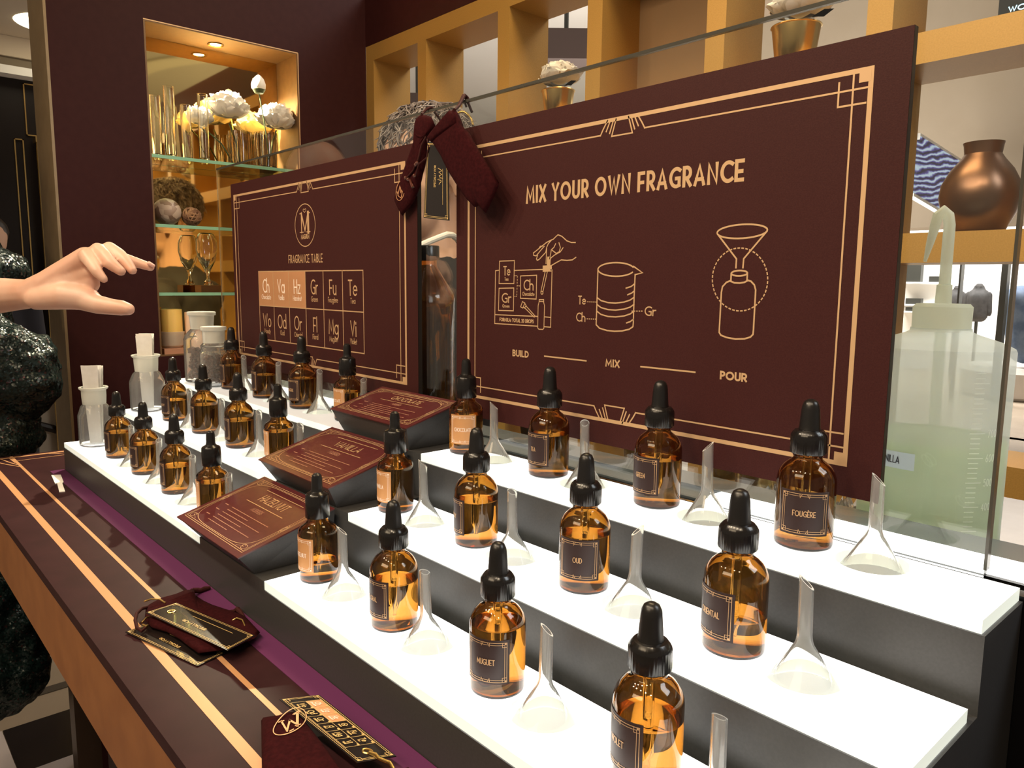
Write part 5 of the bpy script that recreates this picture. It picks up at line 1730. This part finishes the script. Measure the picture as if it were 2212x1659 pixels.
nb_ = [at_depth(u, v, d) for u, v, d in ((896, 541, 1.37), (910, 531, 1.385), (930, 522, 1.40), (952, 513, 1.41), (968, 507, 1.42), (980, 508, 1.44), (990, 516, 1.46), (997, 528, 1.48))]
MB().tube([q_(p) for p in nb_], .0060, 10).build('neckband', mat('white_neckband', (0.85, 0.86, 0.82), 0.6), att)

# far passer-by, seen at the left edge beyond the arm
FX = at_depth(-30, 522, 3.6)
fp = thing('person', 'distant passer-by in dark navy top at the left edge, behind the reaching arm', 'person', (FX.x, FX.y, FLOOR_Z))
q_ = lambda v: Vector(v) - fp.location
organic('body', [(q_(FX), q_(FX + Vector((0, 0, .03))), .085, .09), (q_(FX + Vector((0, 0, -.05))), q_(FX + Vector((.02, .03, -.17))), .055, .06)], .010, SKIN2, fp, 3)
MB().ball(q_(FX + Vector((-.02, 0, .05))), .10, .10, .085).build('hair', mat('dark_hair', (0.012, 0.008, 0.006), 0.4), fp)
organic('navy_top', [(q_(FX + Vector((-.05, -.17, -.25))), q_(FX + Vector((.06, .12, -.25))), .075, .08), (q_(FX + Vector((0, 0, -.28))), q_(FX + Vector((0, 0, -.7))), .15, .15), (q_(FX + Vector((.06, .14, -.27))), q_(FX + Vector((.06, .17, -.6))), .06, .05)], .015,
        mat('navy_cloth', (0.012, 0.012, 0.022), 0.8), fp, 4)
organic('trousers', [(q_(FX + Vector((0, -.07, -.7))), q_((FX.x, FX.y - .08, FLOOR_Z + .05)), .10, .06), (q_(FX + Vector((0, .07, -.7))), q_((FX.x, FX.y + .08, FLOOR_Z + .05)), .10, .06)], .015, DARK_CLOTH, fp, 3)

# ================================================================== THE MALL BEYOND
BEIGE = mat('mall_beige_ceiling', (0.62, 0.52, 0.40), 0.8)
WHITE = mat('mall_white', (0.85, 0.83, 0.80), 0.8)
DARKW = mat('dark_shopfront_lacquer', (0.012, 0.008, 0.008), 0.42, spec=0.3)
# left: a dark shopfront facing the aisle
structure(MB().box(-4.2, -4.0, -1.6, 1.5, FLOOR_Z, 1.352).build('wall_far_left', DARKW, smooth=False))
structure(MB().box(-4.2, -3.90, -1.6, 1.5, 1.353, 1.395).build('trim_3', WHITE, smooth=False))
structure(MB().box(-4.2, -3.98, -1.6, 1.5, 1.396, 1.455).build('trim_4', mat('taupe_band', (0.20, 0.155, 0.10), 0.6), smooth=False))
structure(MB().box(-4.2, -1.20, -1.6, 1.5, 1.560, 1.60).build('ceiling_2', BEIGE, smooth=False))
structure(MB().box(-4.2, -3.96, -1.6, 1.5, 1.456, 1.559).build('trim_5', BEIGE, smooth=False))
t = thing('downlight', 'oval glowing recessed ceiling light at the top left corner', 'light', (-3.6, .66, 1.5598))
MB().lathe([(0, -.001), (.13, -.001), (.14, -.004), (.16, -.004), (.165, 0), (0, 0)], 32).build('lens', mat('far_lamp_lens', (1, 1, 1), .5, emit=6, ecol=(1, .88, .62)), t)
b = MB()
w_ = .006
for y0, y1, z0, z1 in ((.585, .95, 1.062, 1.335), (.525, .570, .30, 1.040)):
    for a0, a1, c0, c1 in ((y0, y1, z0, z0 + w_), (y0, y1, z1 - w_, z1), (y0, y0 + w_, z0, z1), (y1 - w_, y1, z0, z1)):
        b.box(-3.999, -3.992, a0, a1, c0, c1)
structure(b.build('trim_6', BRASS, smooth=False))
structure(MB().box(-4.0, -3.985, -1.6, 1.5, FLOOR_Z, -.045).build('wall_base_panel', mat('beige_base_panel', (0.40, 0.34, 0.27), 0.6), smooth=False))
structure(MB().tube([on_x(-20, 897, -3.975), on_x(30, 905, -3.975), on_x(90, 920, -3.975), on_x(160, 938, -3.975)], .022, 8).build('trim_7', MATS['dark_shopfront_lacquer']))
t = thing('metal_column', 'tall reeded brass column beside the dark shopfront at the left', 'column', (-3.93, .668, FLOOR_Z))
b = MB()
for k in range(5):
    b.lathe([(0, 0), (.014, 0), (.014, 1.97), (0, 1.97)], 16, (-.02 + .012 * abs(2 - k), -.040 + .020 * k, 0))
b.build('shaft', BRASS, t)
MB().box(-.05, .03, -.058, .058, 1.97, 2.0).build('capital', BRASS, t, smooth=False)

# right and behind: mall hall, ceiling and the bright store
structure(MB().lathe([(2.6, 3.37), (2.95, 3.37), (2.95, 3.395), (2.6, 3.395)], 64, (9.6, 6.2, 0), closed=True).build('ceiling_ring', mat('ceiling_ring_white', (0.85, 0.82, 0.70), 0.7)))
structure(MB().box(-14, 14, 1.5, 15, 3.4, 3.5).build('ceiling_3', mat('mall_hall_ceiling', (0.60, 0.57, 0.53), 0.8), smooth=False))
structure(MB().box(-14, 5, 6.9, 15, FLOOR_Z - .05, FLOOR_Z).build('floor_2', MATS['beige_stone_floor_n']))
structure(MB().box(-9, 3, 12.0, 12.2, FLOOR_Z, 3.4).build('wall_far_back', WHITE, smooth=False))
# tan bulkhead above the store front, its sloped screen beneath
structure(MB().box(-6, 3, 7.6, 8.0, .86, 3.4).build('wall_bulkhead', noise_mat('tan_bulkhead', (0.36, 0.28, 0.20), (0.38, 0.30, 0.22), 2, 0.7), smooth=False))
sx_ = -1.55
SCR = [on_x(u, v, sx_) for u, v in ((1975, 296), (2075, 358), (2050, 470), (1962, 418))]
m = bpy.data.materials.new('led_wall_picture')
m.use_nodes = True
nt = m.node_tree
em = nt.nodes['Principled BSDF']
tc_ = nt.nodes.new('ShaderNodeTexCoord')
wv = nt.nodes.new('ShaderNodeTexWave')
wv.inputs['Scale'].default_value = 1.6
wv.inputs['Distortion'].default_value = 7
wv.inputs['Detail'].default_value = 3
mpn = nt.nodes.new('ShaderNodeMapping')
mpn.inputs['Rotation'].default_value = (0.3, 0.9, 0.5)
mpn.inputs['Scale'].default_value = (3, 2, 5)
cr = nt.nodes.new('ShaderNodeValToRGB')
cr.color_ramp.elements[0].color = (0.02, 0.02, 0.035, 1)
cr.color_ramp.elements[1].color = (0.45, 0.55, 0.62, 1)
e1 = cr.color_ramp.elements.new(.55)
e1.color = (0.10, 0.08, 0.28, 1)
nt.links.new(tc_.outputs['Object'], mpn.inputs['Vector'])
nt.links.new(mpn.outputs['Vector'], wv.inputs['Vector'])
nt.links.new(wv.outputs['Fac'], cr.inputs['Fac'])
nt.links.new(cr.outputs['Color'], em.inputs['Emission Color'])
em.inputs['Emission Strength'].default_value = 1.0
em.inputs['Base Color'].default_value = (0.01, 0.01, 0.01, 1)


def slab(pts, t_, name, m_, parent=None):
    P = [Vector(p) for p in pts]
    n_ = (P[1] - P[0]).cross(P[3] - P[0]).normalized() * t_
    return MB().add(P + [p + n_ for p in P], [(0, 1, 2, 3), (7, 6, 5, 4), (0, 4, 5, 1), (1, 5, 6, 2), (2, 6, 7, 3), (3, 7, 4, 0)]).build(name, m_, parent, smooth=False)


led = thing('led_screen', 'slanting video screen with blue violet wave pattern seen beside the copper vase', 'screen', SCR[0])
slab([p - SCR[0] for p in SCR], -.05, 'picture', m, led)
fr = MB()
for a, c in ((0, 1), (3, 2)):
    fr.tube([SCR[a] - SCR[0] + Vector((.02, 0, 0)), SCR[c] - SCR[0] + Vector((.02, 0, 0))], .035, 4)
fr.build('frame', WHITE, led, smooth=False)
MB().tube([Vector((0, .02, -.05)), Vector((-.02, -.06, 0)), Vector((-.02, -.06, 3.4 - SCR[0].z))], .02, 6).build('suspension_rod', mat('grey_rod', (.3, .3, .3), .5), led)

# the bright store: shelves of black goods, two dark jackets, dark mullions
MULL = mat('dark_mullion', (0.03, 0.03, 0.025), 0.4)
for u, wpx, v0, v1, lab in ((2176, 14, 560, 1000, 'thick dark upright of the bright store front, right of the jackets'), (2080, 4, 566, 700, 'thin dark upright of the store front between spout and jackets')):
    a, c = on_y(u - wpx / 2, v0, 9.0), on_y(u + wpx / 2, v0, 9.0)
    o = MB().box(a.x, c.x, 8.95, 9.05, FLOOR_Z, .86).build('store_upright', MULL, smooth=False)
    tag(o, lab, 'post')
for v, lab in ((609, 'upper wall shelf of small black goods in the bright store'), (656, 'middle wall shelf of small black goods in the bright store'), (671, 'lower wall shelf of small black goods in the bright store')):
    p0, p1 = on_y(1946, v, 11.9), on_y(2045, v, 11.9)
    t = thing('store_shelf', lab, 'shelf', (p0.x, 11.9, p0.z), group='wall shelves in the bright store')
    MB().box(0, p1.x - p0.x, -.12, .08, -.02, 0).build('board', WHITE, t, smooth=False)
    rnd = random.Random(int(v))
    x_ = .1
    while x_ < p1.x - p0.x - .2:
        w2 = rnd.uniform(.12, .26)
        hgt = rnd.uniform(.05, .10) if not (v == 609 and x_ < .3) else .62
        o = MB().box(0, w2, -.05, .05, 0, hgt).build('black_goods', MULL, smooth=False, loc=(p0.x + x_, 11.86, p0.z + .001))
        tag(o, 'small black article on a white shelf of the bright store', 'goods', 'black goods on the store shelves')
        x_ += w2 + rnd.uniform(.06, .25)
JK = noise_mat('charcoal_jacket', (0.035, 0.032, 0.032), (0.06, 0.055, 0.055), 20, 0.8)
for u, v, lab, s in ((2116, 618, 'dark tailored jacket on display in the bright store, nearer the upright', 1.0), (2068, 622, 'dark patterned jacket half hidden behind the wash bottle spout', .95)):
    p = on_y(u, v, 10.6 if s == 1.0 else 11.3)
    t = thing('jacket', lab, 'jacket', p, group='jackets in the bright store')
    k = 10.9 / FPX * s
    C_ = lambda a, b_, d=0: Vector((a * k * .82, d, -b_ * k))
    organic('jacket_body', [(C_(-4, 0), C_(4, 0), 6 * k, 6 * k), (C_(-14, 16), C_(14, 16), 9 * k, 9 * k), (C_(-6, 22), C_(-7, 56), 15 * k, 13 * k), (C_(6, 22), C_(7, 56), 15 * k, 13 * k)], .03, JK, t, 4)
    for sg in (-1, 1):
        organic('sleeve', [(C_(sg * 20, 16), C_(sg * 25, 52), 7 * k, 5.5 * k)], .025, JK, t, 3)
    MB().tube([C_(0, 66), Vector((0, 0, FLOOR_Z - p.z))], .02, 8).build('stand', MULL, t)
p = on_y(2205, 650, 9.6)
o = organic('denim_garments', [(Vector((0, 0, 0)), Vector((.1, 0, -.5)), .18, .20), (Vector((.18, .05, .05)), Vector((.28, 0, -.45)), .18, .2)], .03, noise_mat('denim', (0.07, 0.11, 0.19), (0.16, 0.22, 0.32), 8, 0.8), None, 4)
o.location = p
tag(o, 'blue denim garments hanging at the right edge of the bright store', 'clothes')
o = MB().lathe([(0, 0), (.5, 0), (.55, .04), (.55, .30), (.5, .36), (0, .36)], 40).build('round_plinth', mat('pale_plinth', (0.6, 0.55, 0.5), 0.5), loc=(on_z(2190, 856, FLOOR_Z).x, on_z(2190, 856, FLOOR_Z).y, FLOOR_Z + .001))
tag(o, 'low pale round plinth on the mall floor right of the wash bottle', 'plinth')
# dark sign box and beams under the hall ceiling, glimpsed through the lattice openings
for u0, u1, v0, v1, dep, lab in ((1176, 1275, 60, 124, 6.5, 'dark brown hanging panel seen through the third lattice opening'), (870, 925, 200, 246, 6.0, 'dark beam seen through the lattice opening next to the wall')):
    a, c = at_depth(u0, v0, dep), at_depth(u1, v1, dep)
    rr_ = Vector((_r.x, _r.y, 0)).normalized()
    ww = (c - a).dot(rr_)
    o = MB().box(0, ww, 0, .3, 0, a.z - c.z).build('hanging_panel', mat('dark_panel', (0.045, 0.025, 0.02), 0.5), smooth=False, loc=(a.x, a.y, c.z))
    o.rotation_euler = (0, 0, math.atan2(rr_.y, rr_.x))
    tag(o, lab, 'panel')
    MB().tube([(ww / 2, .15, a.z - c.z), (ww / 2, .15, 3.4 - c.z)], .02, 6).build('suspension_rod', MULL, o)
p = at_depth(2195, 4, 6.0)
t = thing('ticker_sign', 'small lit blue white ticker sign at the top right corner', 'sign', p)
MB().box(-.12, .5, 0, .06, -.09, .05).build('housing', MULL, t, smooth=False)
MB().ribbon(fit_text('WO', -.045, .07, -.065, .035), .008, lambda a, c: (a, -.002, c)).build('lit_letters', mat('ticker_light', (0, 0, 0), .5, emit=3, ecol=(.55, .85, 1)), t, smooth=False)
MB().tube([(.2, .03, .05), (.2, .03, 3.4 - p.z)], .015, 6).build('suspension_rod', MULL, t)
lamp('store_light', 'AREA', (-3.0, 10.0, 3.2), 900, (1.0, 0.98, 0.95), 6.0, (-3.0, 11.6, -.6), size_y=1.5)
lamp('hall_ceiling_fill', 'AREA', (-3.5, 5.0, .5), 260, (1.0, 0.95, 0.88), 4.0, (-3.5, 5.2, 3.4))  # unseen lamp facing up, added to brighten the hall ceiling
lamp('hall_ceiling_fill', 'AREA', (8.0, 5.5, .5), 70, (1.0, 0.93, 0.78), 4.0, (8.2, 5.4, 3.4))  # second added lamp, brightens the ceiling reflected in the niche mirror
